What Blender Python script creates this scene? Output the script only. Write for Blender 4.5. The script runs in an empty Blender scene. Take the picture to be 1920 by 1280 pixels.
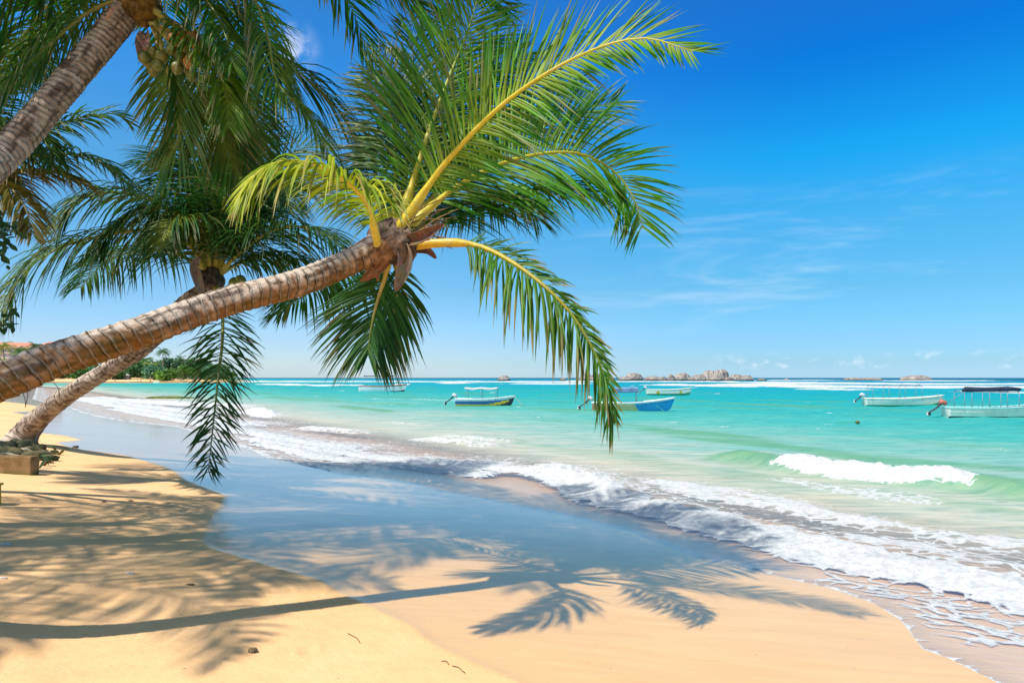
import bpy, bmesh, math, random
import numpy as np
from mathutils import Vector, Matrix
random.seed(7); RNG = np.random.default_rng(7)
PI = math.pi
sc = bpy.context.scene
COL = sc.collection
CH = 2.6                                             # camera height over the sea
SCL = 1.0
def P(px, py, d):                                    # a point at distance d in front of the camera
    d = d*SCL
    return Vector(((px-960)/1280*d, d, CH+(708-py)/1280*d))

# ------------------------------------------------------------------ numpy noise
def _h(i, j, k, s):
    n = (i*374761393 + j*668265263 + k*2147483647 + s*974634777).astype(np.int64)
    n = (n ^ (n >> 13)) * 1274126177
    n = n ^ (n >> 16)
    return (n & 0xffff)/65535.0
def vnoise(x, y, z=0.0, s=0):
    x, y, z = np.broadcast_arrays(np.asarray(x, float), np.asarray(y, float), np.asarray(z, float))
    i, j, k = np.floor(x).astype(np.int64), np.floor(y).astype(np.int64), np.floor(z).astype(np.int64)
    u, v, w = x-i, y-j, z-k
    u, v, w = u*u*(3-2*u), v*v*(3-2*v), w*w*(3-2*w)
    r = 0
    for a in (0, 1):
        for b in (0, 1):
            for c in (0, 1):
                r = r + _h(i+a, j+b, k+c, s)*(u if a else 1-u)*(v if b else 1-v)*(w if c else 1-w)
    return r
def fbm(x, y, z=0.0, o=4, s=0):
    r = 0; a = .5; t = 0
    for q in range(o):
        r = r + a*vnoise(np.asarray(x)*2**q, np.asarray(y)*2**q, np.asarray(z)*2**q, s+q); t += a; a *= .5
    return r/t
def sst(a, b, x):
    t = np.clip((x-a)/(b-a), 0, 1); return t*t*(3-2*t)

# ------------------------------------------------------------------ node helpers
def newmat(name):
    m = bpy.data.materials.new(name); m.use_nodes = True
    nt = m.node_tree; nt.nodes.clear()
    return m, nt
def N(nt, t, **kw):
    n = nt.nodes.new(t)
    for k, v in kw.items():
        if k.startswith('_'): setattr(n, k[1:], v)
        else:
            kk = k.replace('__', ' ')
            n.inputs[int(kk[1:]) if kk[0] == 'i' and kk[1:].isdigit() else kk].default_value = v
    return n
def L(nt, a, b): nt.links.new(a, b)
def ramp(nt, stops, interp='LINEAR'):
    r = nt.nodes.new('ShaderNodeValToRGB'); cr = r.color_ramp; cr.interpolation = interp
    while len(cr.elements) < len(stops): cr.elements.new(.5)
    for e, (p, c) in zip(cr.elements, stops):
        e.position = p; e.color = (c[0], c[1], c[2], 1) if hasattr(c, '__len__') else (c, c, c, 1)
    return r
def mixc(nt, fac, a, b, mode='MIX'):
    m = nt.nodes.new('ShaderNodeMix'); m.data_type = 'RGBA'; m.blend_type = mode
    for s, v in ((0, fac), (6, a), (7, b)):
        if isinstance(v, bpy.types.NodeSocket): L(nt, v, m.inputs[s])
        elif s == 0: m.inputs[0].default_value = v
        else: m.inputs[s].default_value = (v[0], v[1], v[2], 1)
    return m.outputs[2]
def mth(nt, op, a, b=None, c=None, clamp=False):
    m = nt.nodes.new('ShaderNodeMath'); m.operation = op; m.use_clamp = clamp
    for s, v in enumerate((a, b, c)):
        if v is None: continue
        if isinstance(v, bpy.types.NodeSocket): L(nt, v, m.inputs[s])
        else: m.inputs[s].default_value = v
    return m.outputs[0]
def mapr(nt, v, a, b, c=0., d=1., it='SMOOTHSTEP'):
    m = nt.nodes.new('ShaderNodeMapRange'); m.interpolation_type = it
    for s, q in enumerate((v, a, b, c, d)):
        if isinstance(q, bpy.types.NodeSocket): L(nt, q, m.inputs[s])
        else: m.inputs[s].default_value = q
    return m.outputs[0]
def noise(nt, vec, scale, detail=4, rough=.55, dist=0., xyz=None):
    if xyz:
        mp = nt.nodes.new('ShaderNodeMapping'); mp.inputs['Scale'].default_value = xyz[:3]
        if len(xyz) > 3: mp.inputs['Rotation'].default_value = (0, 0, xyz[3])
        L(nt, vec, mp.inputs[0]); vec = mp.outputs[0]
    n = nt.nodes.new('ShaderNodeTexNoise'); n.inputs['Scale'].default_value = scale
    n.inputs['Detail'].default_value = detail; n.inputs['Roughness'].default_value = rough
    n.inputs['Distortion'].default_value = dist
    L(nt, vec, n.inputs['Vector']); return n.outputs['Fac']
def attr(nt, name, out='Fac'):
    a = nt.nodes.new('ShaderNodeAttribute'); a.attribute_name = name; return a.outputs[out]
def pos(nt): return nt.nodes.new('ShaderNodeNewGeometry').outputs['Position']
def objco(nt): return nt.nodes.new('ShaderNodeTexCoord').outputs['Object']
def bump(nt, h, strength, dist):
    b = nt.nodes.new('ShaderNodeBump'); b.inputs['Strength'].default_value = strength; b.inputs['Distance'].default_value = dist
    L(nt, h, b.inputs['Height']); return b.outputs[0]
def out(nt, sh):
    o = nt.nodes.new('ShaderNodeOutputMaterial'); L(nt, sh, o.inputs[0])
def pbsdf(nt, col=None, rough=.6, nrm=None, spec=.5, **kw):
    p = nt.nodes.new('ShaderNodeBsdfPrincipled')
    for k, v in (('Base Color', col), ('Roughness', rough), ('Normal', nrm), ('Specular IOR Level', spec)):
        if v is None: continue
        if isinstance(v, bpy.types.NodeSocket): L(nt, v, p.inputs[k])
        elif k == 'Base Color': p.inputs[k].default_value = (v[0], v[1], v[2], 1)
        else: p.inputs[k].default_value = v
    for k, v in kw.items(): p.inputs[k.replace('_', ' ')].default_value = v
    return p
def simple(name, c, rough=.6, var=.25, scale=3., spec=.4, bmp=0., bs=8., metallic=0.):
    m, nt = newmat(name); o = objco(nt)
    n = noise(nt, o, scale, 5, .6)
    col = mixc(nt, mapr(nt, n, .3, .7), [x*(1-var) for x in c], [min(1, x*(1+var)) for x in c])
    nr = bump(nt, noise(nt, o, bs, 5, .6), 1., bmp) if bmp else None
    out(nt, pbsdf(nt, col, rough, nr, spec, Metallic=metallic).outputs[0]); return m

# ------------------------------------------------------------------ mesh helpers
def mk(name, vs, fs, mat, parent=None, smooth=True, col=None, attrs=None, mi=None):
    me = bpy.data.meshes.new(name)
    me.from_pydata([tuple(v) for v in vs] if not isinstance(vs, np.ndarray) else vs.tolist(), [], fs)
    mats = mat if isinstance(mat, (list, tuple)) else [mat]
    for m in mats: me.materials.append(m)
    if mi is not None: me.polygons.foreach_set('material_index', mi)
    if smooth: me.polygons.foreach_set('use_smooth', [True]*len(me.polygons))
    if col is not None:
        ca = me.color_attributes.new('Col', 'FLOAT_COLOR', 'POINT')
        c = np.ones((len(vs), 4), np.float32); c[:, :3] = np.asarray(col); ca.data.foreach_set('color', c.ravel())
    for k, v in (attrs or {}).items():
        at = me.attributes.new(k, 'FLOAT', 'POINT'); at.data.foreach_set('value', np.asarray(v, np.float32).ravel())
    me.update()
    o = bpy.data.objects.new(name, me); COL.objects.link(o)
    if parent: o.parent = parent
    return o
def tag(o, label=None, cat=None, group=None, kind=None):
    if label: o['label'] = label
    if cat: o['category'] = cat
    if group: o['group'] = group
    if kind: o['kind'] = kind
    return o
def empty(name, loc=(0, 0, 0), rz=0):
    o = bpy.data.objects.new(name, None); COL.objects.link(o); o.location = loc; o.rotation_euler = (0, 0, rz)
    o.empty_display_size = .1
    return o
class MB:
    def __init__(s): s.v = []; s.f = []; s.m = []
    def add(s, vs, fs, m=0):
        b = len(s.v); s.v += [Vector(v) for v in vs]; s.f += [tuple(i+b for i in f) for f in fs]; s.m += [m]*len(fs)
    def box(s, a, b, m=0):
        (x0, y0, z0), (x1, y1, z1) = a, b
        s.add([(x0, y0, z0), (x1, y0, z0), (x1, y1, z0), (x0, y1, z0), (x0, y0, z1), (x1, y0, z1), (x1, y1, z1), (x0, y1, z1)],
              [(0, 3, 2, 1), (4, 5, 6, 7), (0, 1, 5, 4), (1, 2, 6, 5), (2, 3, 7, 6), (3, 0, 4, 7)], m)
    def tube(s, pts, rad, n=8, m=0, caps=True):
        pts = [Vector(p) for p in pts]
        rad = rad if hasattr(rad, '__len__') else [rad]*len(pts)
        vs = []; fs = []
        ref = None
        for i, p in enumerate(pts):
            t = (pts[min(i+1, len(pts)-1)]-pts[max(i-1, 0)]).normalized()
            if ref is None: ref = t.orthogonal().normalized()
            ref = (ref - t*ref.dot(t)).normalized(); bn = t.cross(ref)
            for k in range(n):
                a = 2*PI*k/n; vs.append(p+(ref*math.cos(a)+bn*math.sin(a))*rad[i])
        for i in range(len(pts)-1):
            for k in range(n):
                fs.append((i*n+k, i*n+(k+1) % n, (i+1)*n+(k+1) % n, (i+1)*n+k))
        if caps: fs.append(tuple(range(n-1, -1, -1))); fs.append(tuple(range((len(pts)-1)*n, len(pts)*n)))
        s.add(vs, fs, m)
    def build(s, name, mat, parent=None, smooth=False): return mk(name, s.v, s.f, mat, parent, smooth, mi=s.m)
def catmull(pts, n):
    pts = [Vector(p) for p in pts]
    q = [pts[0]*2-pts[1]]+pts+[pts[-1]*2-pts[-2]]
    raw = []
    for i in range(1, len(q)-2):
        for k in range(12):
            t = k/12
            a, b, c, d = q[i-1], q[i], q[i+1], q[i+2]
            raw.append(.5*((2*b)+(c-a)*t+(2*a-5*b+4*c-d)*t*t+(3*b-a-3*c+d)*t**3))
    raw.append(pts[-1])
    l = [0]
    for i in range(1, len(raw)): l.append(l[-1]+(raw[i].xyz-raw[i-1].xyz).length)
    res = []; j = 0
    for i in range(n):
        s = l[-1]*i/(n-1)
        while j < len(l)-2 and l[j+1] < s: j += 1
        f = (s-l[j])/max(1e-9, l[j+1]-l[j]); res.append(raw[j].lerp(raw[j+1], min(1, f)))
    return res, l[-1]

# ------------------------------------------------------------------ shoreline and terrain
SH = np.array([(30.6, -35.8), (3.6, 5.1), (-4.2, 16.9), (-14, 31.5), (-36, 62), (-62, 95), (-115, 165), (-205, 265), (-243, 305), (-242, 333),
               (-205, 348), (-172, 358), (-166, 395), (-176, 470), (-330, 720), (-900, 1500)], float)
def sdist(X, Y, pts, arc=False):
    X = np.asarray(X, float); Y = np.asarray(Y, float)
    best = np.full(X.shape, 1e18); sg = np.zeros(X.shape); al = np.zeros(X.shape); acc = 0
    for (x0, y0), (x1, y1) in zip(pts[:-1], pts[1:]):
        dx, dy = x1-x0, y1-y0; l2 = dx*dx+dy*dy; ln = math.sqrt(l2)
        t = np.clip(((X-x0)*dx+(Y-y0)*dy)/l2, 0, 1)
        ex, ey = X-x0-t*dx, Y-y0-t*dy; d = ex*ex+ey*ey
        c = np.sign((X-x0)*dy-(Y-y0)*dx)
        near = d < best-1e-9
        best = np.where(near, d, best); sg = np.where(near, c, sg); al = np.where(near, acc+t*ln, al); acc += ln
    r = np.sqrt(best)*sg
    return (r, al/acc) if arc else r
ZS = ([-3000, -300, -60, -25, -12, -8, -3, 0, 4, 8, 14, 40, 400], [-14, -9, -4, -1.8, -.75, -.38, .0, .24, .6, .98, 1.35, 2.2, 9])
def bed(X, Y, s=None):
    if s is None: s = -sdist(X, Y, SH)                # inland positive
    z = np.interp(s, *ZS)
    near = np.exp(-np.hypot(X, Y)/40.)
    z = z + (fbm(np.asarray(X)*.45, np.asarray(Y)*.45, 0, 3, 3)-.5)*.03*near*sst(-4, 4, s)
    z = z + (fbm(np.asarray(X)*2.5, np.asarray(Y)*2.5, 0, 3, 5)-.5)*.022*near*sst(3, 6, s)
    return z
def bz(x, y): return float(bed(np.array([x]), np.array([y]))[0])
def G(px, py):                                       # where the sight line of a pixel meets the beach / the sea
    d = 2.4*1280/(py-708)
    for q in range(25):
        x = (px-960)/1280*d; z = max(bz(x, d), 0.); d = .5*d+.5*(CH-z)*1280/(py-708)
    return Vector(((px-960)/1280*d, d, max(bz((px-960)/1280*d, d), 0.)))
def GS(px, py):
    d = (CH-.05)*1280/(py-708); return ((px-960)/1280*d, d)

FRONT_PX = [(1990, 1340), (1876, 1278), (1822, 1251), (1779, 1230), (1729, 1212), (1711, 1187), (1690, 1160), (1640, 1128), (1560, 1100), (1450, 1075),
            (1300, 1040), (1175, 992), (1049, 962), (997, 953), (923, 937), (820, 919), (760, 903), (707, 895), (637, 888), (555, 868), (500, 856), (420, 826), (325, 799), (225, 788), (167, 778), (120, 762), (60, 748)]
FRONT = [(12, -8)]+[tuple(G(*p)[:2]) for p in FRONT_PX]+[(-115, 165), (-205, 265), (-243, 305), (-242, 333), (-205, 348), (-172, 358), (-166, 395), (-176, 470), (-330, 720), (-900, 1500)]
DRY_PX = [(1200, 1420), (1010, 1300), (959, 1269), (873, 1233), (812, 1206), (772, 1172), (697, 1136), (640, 1111), (600, 1086), (503, 1059), (392, 1025), (377, 1014), (388, 989), (399, 964),
          (417, 942), (420, 928), (345, 899), (323, 881), (299, 872), (232, 853), (155, 843), (117, 834), (103, 829), (151, 824), (120, 816), (65, 810), (60, 800), (90, 785), (20, 772), (110, 768), (40, 756), (0, 752)]
DRY = [(8, -10)]+[tuple(G(*p)[:2]) for p in DRY_PX]+[(-125, 168), (-212, 268), (-250, 306), (-246, 336), (-206, 352), (-176, 362), (-170, 395), (-180, 470), (-334, 720), (-900, 1490)]

def polar(th, rr):
    T, R = np.meshgrid(th, rr); X = np.sin(T)*R; Y = np.cos(T)*R
    n, m = len(rr), len(th)
    i = np.arange(n*m).reshape(n, m)
    F = np.stack([i[:-1, :-1], i[:-1, 1:], i[1:, 1:], i[1:, :-1]], -1).reshape(-1, 4)[:, ::-1]
    return X, Y, F
def fastmesh(name, X, Y, Z, F, mat, attrs):
    me = bpy.data.meshes.new(name); V = np.stack([X, Y, Z], -1).reshape(-1, 3).astype(np.float32)
    me.vertices.add(len(V)); me.vertices.foreach_set('co', V.ravel())
    me.loops.add(F.size); me.loops.foreach_set('vertex_index', F.ravel().astype(np.int32))
    me.polygons.add(len(F)); me.polygons.foreach_set('loop_start', np.arange(0, F.size, 4, dtype=np.int32))
    me.polygons.foreach_set('use_smooth', np.ones(len(F), bool))
    me.update(calc_edges=True); me.validate()
    for k, v in attrs.items():
        a = me.attributes.new(k, 'FLOAT', 'POINT'); a.data.foreach_set('value', v.astype(np.float32).ravel())
    me.materials.append(mat); o = bpy.data.objects.new(name, me); COL.objects.link(o); o['kind'] = 'structure'
    return o
fine = np.radians(np.arange(-41, 41.01, .105))
th_b = np.concatenate([np.radians(np.arange(-180, -41.2, 1.5)), fine, np.radians(np.arange(42, 180.1, 1.5))]); th_b[-1] = th_b[0]+2*PI

# ------------------------------------------------------------------ sand
def m_sand():
    m, nt = newmat('sand'); p = pos(nt)
    wet = attr(nt, 'wet'); 
    wn = mth(nt, 'ADD', wet, mth(nt, 'MULTIPLY', mth(nt, 'SUBTRACT', noise(nt, p, 5., 4, .6), .5), .10))
    wm = mapr(nt, wn, -.03, .03)
    n1 = noise(nt, p, .7, 4, .6); n2 = noise(nt, p, 260., 2, .6); n3 = noise(nt, p, 5., 6, .65)
    n4 = noise(nt, p, 1., 5, .6, .3, (1.1, 7., 1, 0.15))
    dry = mixc(nt, mapr(nt, n1, .3, .7), (.86, .505, .235), (.95, .59, .30))
    dry = mixc(nt, mapr(nt, n3, .35, .75, 0., .28), dry, (.68, .41, .17))
    dry = mixc(nt, mapr(nt, n2, .55, .8, 0., .35), dry, (.52, .33, .16))
    wcol = mixc(nt, mapr(nt, n4, .3, .7), (.84, .47, .155), (.92, .53, .19))
    wcol = mixc(nt, mapr(nt, n2, .6, .8, 0., .35), wcol, (.30, .20, .14))
    edge = mapr(nt, wn, .02, .55)
    wcol = mixc(nt, edge, (.84, .48, .17), wcol)
    under = mapr(nt, attr(nt, 'run'), -.05, .5)        # covered by the thin run-up
    wcol = mixc(nt, under, wcol, (.94, .58, .30))
    h = mth(nt, 'ADD', mth(nt, 'MULTIPLY', n3, .6), mth(nt, 'MULTIPLY', n2, .12))
    h = mth(nt, 'ADD', h, mth(nt, 'MULTIPLY', noise(nt, p, 14., 5, .6), .25))
    bd = bump(nt, h, .7, .035)
    n5 = noise(nt, p, 3., 6, .7, .6, (.8, 4.5, 1, .3)); n6 = noise(nt, p, .55, 5, .65, .5, (.5, 3., 1, .25))
    film = attr(nt, 'film')
    wcol = mixc(nt, mth(nt, 'MULTIPLY', mth(nt, 'MULTIPLY', film, mapr(nt, under, 0., 1., 1., 0.)), mapr(nt, n6, .3, .7, .15, .55)), wcol, (.50, .36, .27))
    bw = bump(nt, mth(nt, 'ADD', mth(nt, 'ADD', n4, mth(nt, 'MULTIPLY', n5, .55)), mth(nt, 'MULTIPLY', n2, .07)), .6, .014)
    wcol = mixc(nt, mapr(nt, n6, .45, .70, 0., .25), wcol, (.66, .38, .16))
    col = mixc(nt, wm, dry, wcol)
    spk = mapr(nt, noise(nt, p, 32., 2, .5), .735, .76)
    col = mixc(nt, mth(nt, 'MULTIPLY', spk, .8), col, (.10, .08, .06))
    d = pbsdf(nt, col, .9, bd, .15)
    # shine of the wet part comes and goes as the film drains
    rg = mth(nt, 'ADD', mth(nt, 'ADD', .30, mth(nt, 'MULTIPLY', n6, .12)), mth(nt, 'MULTIPLY', film, -.19))
    w = pbsdf(nt, col, rg, bw, .42); L(nt, mth(nt, 'MULTIPLY', mapr(nt, under, 0., 1., 1., 0.), mth(nt, 'ADD', .32, mth(nt, 'MULTIPLY', film, .46))), w.inputs['Coat Weight']); w.inputs['Coat Roughness'].default_value = .1
    w.inputs['Coat IOR'].default_value = 1.55
    mx = N(nt, 'ShaderNodeMixShader'); L(nt, wm, mx.inputs[0]); L(nt, d.outputs[0], mx.inputs[1]); L(nt, w.outputs[0], mx.inputs[2])
    out(nt, mx.outputs[0]); return m
rr = np.concatenate([[.3, .8, 1.4, 2.0], np.geomspace(2.6, 3000, 620)])
X, Y, F = polar(th_b, rr)
S = -sdist(X, Y, SH)
Z = bed(X, Y, S)
wetd = sdist(X, Y, DRY)
frd = sdist(X, Y, FRONT)
Z = Z - .018*sst(-.06, .12, wetd)*np.exp(-np.hypot(X, Y)/60)      # the swash has cut a small lip
film = np.clip(sst(.0, .15, wetd)*(.12+.95*sst(7.5, 13, np.hypot(X, Y))), 0, 1)
# a few foot-worn dimples in the dry sand
for q in range(70):
    cx, cy = random.uniform(-7, 2), random.uniform(3, 16); r = random.uniform(.05, .11); e = random.uniform(0, PI)
    dd = np.hypot((X-cx)*math.cos(e)+(Y-cy)*math.sin(e), (-(X-cx)*math.sin(e)+(Y-cy)*math.cos(e))*1.8)/r
    Z -= np.where(wetd < -.15, .018, 0)*np.exp(-dd*dd) - np.where(wetd < -.15, .006, 0)*np.exp(-(dd-1.7)**2*3)
fastmesh('beach_ground', X, Y, Z, F, m_sand(), {'wet': wetd, 'film': film, 'run': frd})

# ------------------------------------------------------------------ sea
def m_sea():
    m, nt = newmat('sea_water'); p = pos(nt)
    ds = attr(nt, 'offshore'); fo = attr(nt, 'foam'); dep = attr(nt, 'depth'); cr = attr(nt, 'crest')
    far = noise(nt, p, .05, 4, .6, .4, (1, 2.2, 1)); mid = noise(nt, p, .45, 4, .6, .5, (.7, 1.6, 1, .4))
    lg = mth(nt, 'LOGARITHM', mth(nt, 'MAXIMUM', ds, 1.), 10.)      # 0..3.5
    lg = mth(nt, 'ADD', lg, mth(nt, 'MULTIPLY', mth(nt, 'SUBTRACT', far, .5), .42))
    lg = mth(nt, 'ADD', lg, mth(nt, 'MULTIPLY', mth(nt, 'SUBTRACT', mid, .5), .42))
    r = ramp(nt, [(0., (.80, .55, .34)), (.17, (.74, .56, .40)), (.27, (.54, .54, .44)), (.335, (.28, .48, .40)), (.40, (.09, .44, .37)),
                  (.49, (.010, .37, .37)), (.62, (.002, .31, .40)), (.74, (.002, .22, .35)), (.80, (.002, .10, .21)), (1., (.001, .08, .19))])
    L(nt, mth(nt, 'DIVIDE', lg, 3.6), r.inputs[0]); col = r.outputs[0]
    col = mixc(nt, mth(nt, 'MULTIPLY', cr, .8), col, (.12, .34, .14))
    dk = mapr(nt, noise(nt, p, 1.6, 6, .7, .6, (.4, 1.9, 1, .3)), .40, .66, 0., .75)
    col = mixc(nt, dk, col, mixc(nt, .55, col, (.0, .20, .17)))
    rip = mapr(nt, noise(nt, p, .8, 6, .7, .8, (.45, 1.9, 1, .35)), .50, .72, 0., .45)
    col = mixc(nt, mth(nt, 'MULTIPLY', rip, mapr(nt, ds, 14., 40.)), col, (.0, .20, .26))
    # bumps
    b1 = noise(nt, p, 3.2, 6, .62, .5, (.6, 1.7, 1, .5)); b2 = noise(nt, p, .5, 5, .6, .4, (.6, 1.6, 1, .5))
    h = mth(nt, 'ADD', mth(nt, 'MULTIPLY', b1, .16), mth(nt, 'MULTIPLY', b2, .7))
    nb = bump(nt, h, .7, .35)
    b3 = noise(nt, p, 9., 5, .6, .6, (.6, 1.5, 1, .6)); nbs = bump(nt, mth(nt, 'ADD', b3, mth(nt, 'MULTIPLY', b1, 2.)), .32, .03)
    df = N(nt, 'ShaderNodeBsdfDiffuse'); L(nt, col, df.inputs[0]); L(nt, nb, df.inputs['Normal'])
    g0 = N(nt, 'ShaderNodeBsdfGlossy'); g0.inputs['Roughness'].default_value = .16; L(nt, nb, g0.inputs['Normal'])
    f0 = N(nt, 'ShaderNodeFresnel', IOR=1.33); L(nt, nb, f0.inputs['Normal'])
    w = N(nt, 'ShaderNodeMixShader'); L(nt, mth(nt, 'MINIMUM', mth(nt, 'MULTIPLY', f0.outputs[0], .6), .15), w.inputs[0]); L(nt, df.outputs[0], w.inputs[1]); L(nt, g0.outputs[0], w.inputs[2])
    # thin run-up film: mostly see-through, shiny
    gl = N(nt, 'ShaderNodeBsdfGlossy'); gl.inputs['Roughness'].default_value = .08; L(nt, nbs, gl.inputs['Normal'])
    tr = N(nt, 'ShaderNodeBsdfTransparent'); tr.inputs[0].default_value = (1, .99, .97, 1)
    fr = N(nt, 'ShaderNodeFresnel', IOR=1.33); L(nt, nbs, fr.inputs['Normal'])
    th = N(nt, 'ShaderNodeMixShader'); L(nt, mth(nt, 'MULTIPLY', fr.outputs[0], .38), th.inputs[0]); L(nt, tr.outputs[0], th.inputs[1]); L(nt, gl.outputs[0], th.inputs[2])
    mw = N(nt, 'ShaderNodeMixShader'); L(nt, mapr(nt, dep, .08, .42), mw.inputs[0]); L(nt, th.outputs[0], mw.inputs[1]); L(nt, w.outputs[0], mw.inputs[2])
    # foam: lace of noise cells, threshold set by the foam amount
    d0 = nt.nodes.new('ShaderNodeVectorMath'); d0.operation = 'ADD'
    nn = nt.nodes.new('ShaderNodeTexNoise'); nn.inputs['Scale'].default_value = 1.3; nn.inputs['Detail'].default_value = 4; L(nt, p, nn.inputs[0])
    L(nt, p, d0.inputs[0]); L(nt, nn.outputs['Color'], d0.inputs[1])
    vo = nt.nodes.new('ShaderNodeTexVoronoi'); vo.feature = 'DISTANCE_TO_EDGE'; vo.inputs['Scale'].default_value = 2.1
    mp = nt.nodes.new('ShaderNodeMapping'); mp.inputs['Scale'].default_value = (1.0, 1.6, 1); mp.inputs['Rotation'].default_value = (0, 0, .5)
    L(nt, d0.outputs[0], mp.inputs[0]); L(nt, mp.outputs[0], vo.inputs['Vector'])
    lace = mapr(nt, vo.outputs['Distance'], 0., .22, 1., 0., 'LINEAR')
    fn = noise(nt, p, 1.6, 7, .72, .8, (.7, 1.7, 1, .5)); fn2 = noise(nt, p, 9., 5, .7)
    v = mth(nt, 'ADD', mth(nt, 'MULTIPLY', lace, .34), mth(nt, 'ADD', mth(nt, 'MULTIPLY', fn, .52), mth(nt, 'MULTIPLY', fn2, .22)))
    thr = mth(nt, 'SUBTRACT', 1., fo)
    fm = mapr(nt, v, mth(nt, 'SUBTRACT', thr, .07), mth(nt, 'ADD', thr, .10))
    fcol = mixc(nt, mapr(nt, fn2, .3, .7), (.48, .50, .51), (.74, .74, .73))
    nf = bump(nt, mth(nt, 'ADD', fn2, mth(nt, 'ADD', fn, noise(nt, p, 30., 4, .7))), .6, .05)
    f = pbsdf(nt, fcol, .85, nf, .2)
    f.inputs['Subsurface Weight'].default_value = 0.
    mx = N(nt, 'ShaderNodeMixShader'); L(nt, mth(nt, 'MULTIPLY', fm, .97), mx.inputs[0]); L(nt, mw.outputs[0], mx.inputs[1]); L(nt, f.outputs[0], mx.inputs[2])
    out(nt, mx.outputs[0]); return m

fineS = np.radians(np.arange(-41, 41.01, .088))
th_s = np.concatenate([np.radians(np.arange(-75, -41.2, .6)), fineS, np.radians(np.arange(41.6, 150, .6))])
rr = np.concatenate([np.geomspace(3.2, 60, 420), np.geomspace(60.8, 900, 250)[0:], np.geomspace(930, 40000, 50)])
X, Y, F = polar(th_s, rr); R = np.hypot(X, Y)
off = sdist(X, Y, SH); frd = sdist(X, Y, FRONT)
Zb = bed(X, Y, -off) - .018*np.exp(-R/60)
A = (X-3.6)*-.551+(Y-5.1)*.835                       # along-shore coordinate
foam = np.zeros(X.shape); crest = np.zeros(X.shape)
# open water chop and swell
amp = sst(3, 20, off)*(.35+.65*sst(10, 60, off))
Wc = off
sw = fbm(A*.10, Wc*.42, 0, 3, 11)-.5
Zs = amp*(sw*.30 + (fbm(A*.5, Wc*1.5, 0, 3, 21)-.5)*.13)
Zs *= 1-.55*sst(150, 800, R)
crest += sst(.57, .78, sw+.5)*sst(6, 14, off)*(1-sst(50, 110, off))*.9
foam += .30*sst(.66, .8, fbm(A*.30, Wc*1.1, 0, 4, 31))*sst(8, 20, off)*(1-sst(300, 500, off))

def ridge(pts, fw, bw, h, fF, fB, lump=.5, seed=0, tail=.12, base=0.):
    """a breaking wave: steep foamy front (shoreward, negative side), long back"""
    global Zs, foam
    pts = [tuple(p) for p in pts]
    xs = [p[0] for p in pts]; ys = [p[1] for p in pts]; mg = 5*max(fw, bw)
    sel = (X > min(xs)-mg) & (X < max(xs)+mg) & (Y > min(ys)-mg) & (Y < max(ys)+mg)
    x, y = X[sel], Y[sel]
    sc_ = max(fw, .3)
    wob = (fbm(x/sc_*.45, y/sc_*.45, 0, 4, seed)-.5)*fw*1.6
    d, t = sdist(x, y, pts, True); d = d+wob
    tp = sst(0, tail, t)*sst(0, tail, 1-t)
    # flat ends: points past the end get no ridge
    prof = np.where(d < 0, np.exp(-(d/fw)**2), np.exp(-(d/bw)**2))
    lm = 1+lump*(fbm(x*1.7/sc_, y*1.7/sc_, 0, 4, seed+5)-.5)*2
    Zs[sel] = Zs[sel] + h*prof*lm*tp
    br_ = .72+.56*fbm(x*.22/sc_+seed, y*.22/sc_, 0, 3, seed+9)
    fo = np.where(d < 0, np.exp(-(d/(fw*1.55))**4)*fF, np.maximum(np.exp(-(d/(bw*.42))**2)*fF, np.exp(-(d/(bw*1.8))**2)*fB))
    foam[sel] = np.maximum(foam[sel], fo*br_*np.clip(tp*1.3, 0, 1))
ln = lambda *pp: [GS(*p) for p in pp]
# the line of white water that runs up the beach
ridge(ln((2060, 1150), (1920, 1108), (1760, 1072), (1600, 1040), (1420, 996), (1300, 966), (1190, 938), (1120, 918), (1060, 893), (1020, 876)), .52, 1.0, .13, 1.06, .34, .55, 1, .05)
ridge(ln((1180, 930), (1110, 905), (1060, 888), (1035, 875), (1000, 880), (930, 878), (880, 872)), .25, .7, .12, .80, .36, .6, 2, .2)
# the breaker behind it, white in the middle with green shoulders
br = ln((2200, 950), (2000, 931), (1900, 921), (1840, 911), (1700, 900), (1600, 890), (1500, 877), (1440, 868), (1380, 858), (1300, 850))
ridge(br, .5, 1.4, .30, 0, 0, .15, 3, .15)
crest = np.maximum(crest, 0)
d_, t_ = sdist(X, Y, br, True); crest = np.maximum(crest, np.where(np.abs(d_) < 3, np.exp(-(d_/.9)**2)*sst(0, .2, t_)*sst(0, .1, 1-t_), 0))
ridge(ln((1862, 912), (1810, 908), (1700, 900), (1600, 890), (1500, 877), (1452, 869)), .48, .42, .14, 1.12, .25, .9, 4, .16)
ridge(ln((1820, 935), (1700, 925), (1560, 905), (1440, 885)), .7, .7, .0, .44, .28, 0, 5, .2)
# lacy leftovers between the two
ridge(ln((2050, 1030), (1920, 1015), (1780, 1000), (1640, 975), (1480, 945), (1330, 920), (1250, 905)), .5, .45, .04, .48, .26, .3, 6, .1)
ridge(ln((1700, 985), (1560, 960), (1430, 925), (1290, 905), (1200, 893)), .4, .4, .03, .50, .26, .3, 7, .1)
ridge(ln((2000, 1070), (1840, 1040), (1700, 1010), (1560, 1000)), .5, .5, .02, .46, .26, .3, 8, .1)
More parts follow.
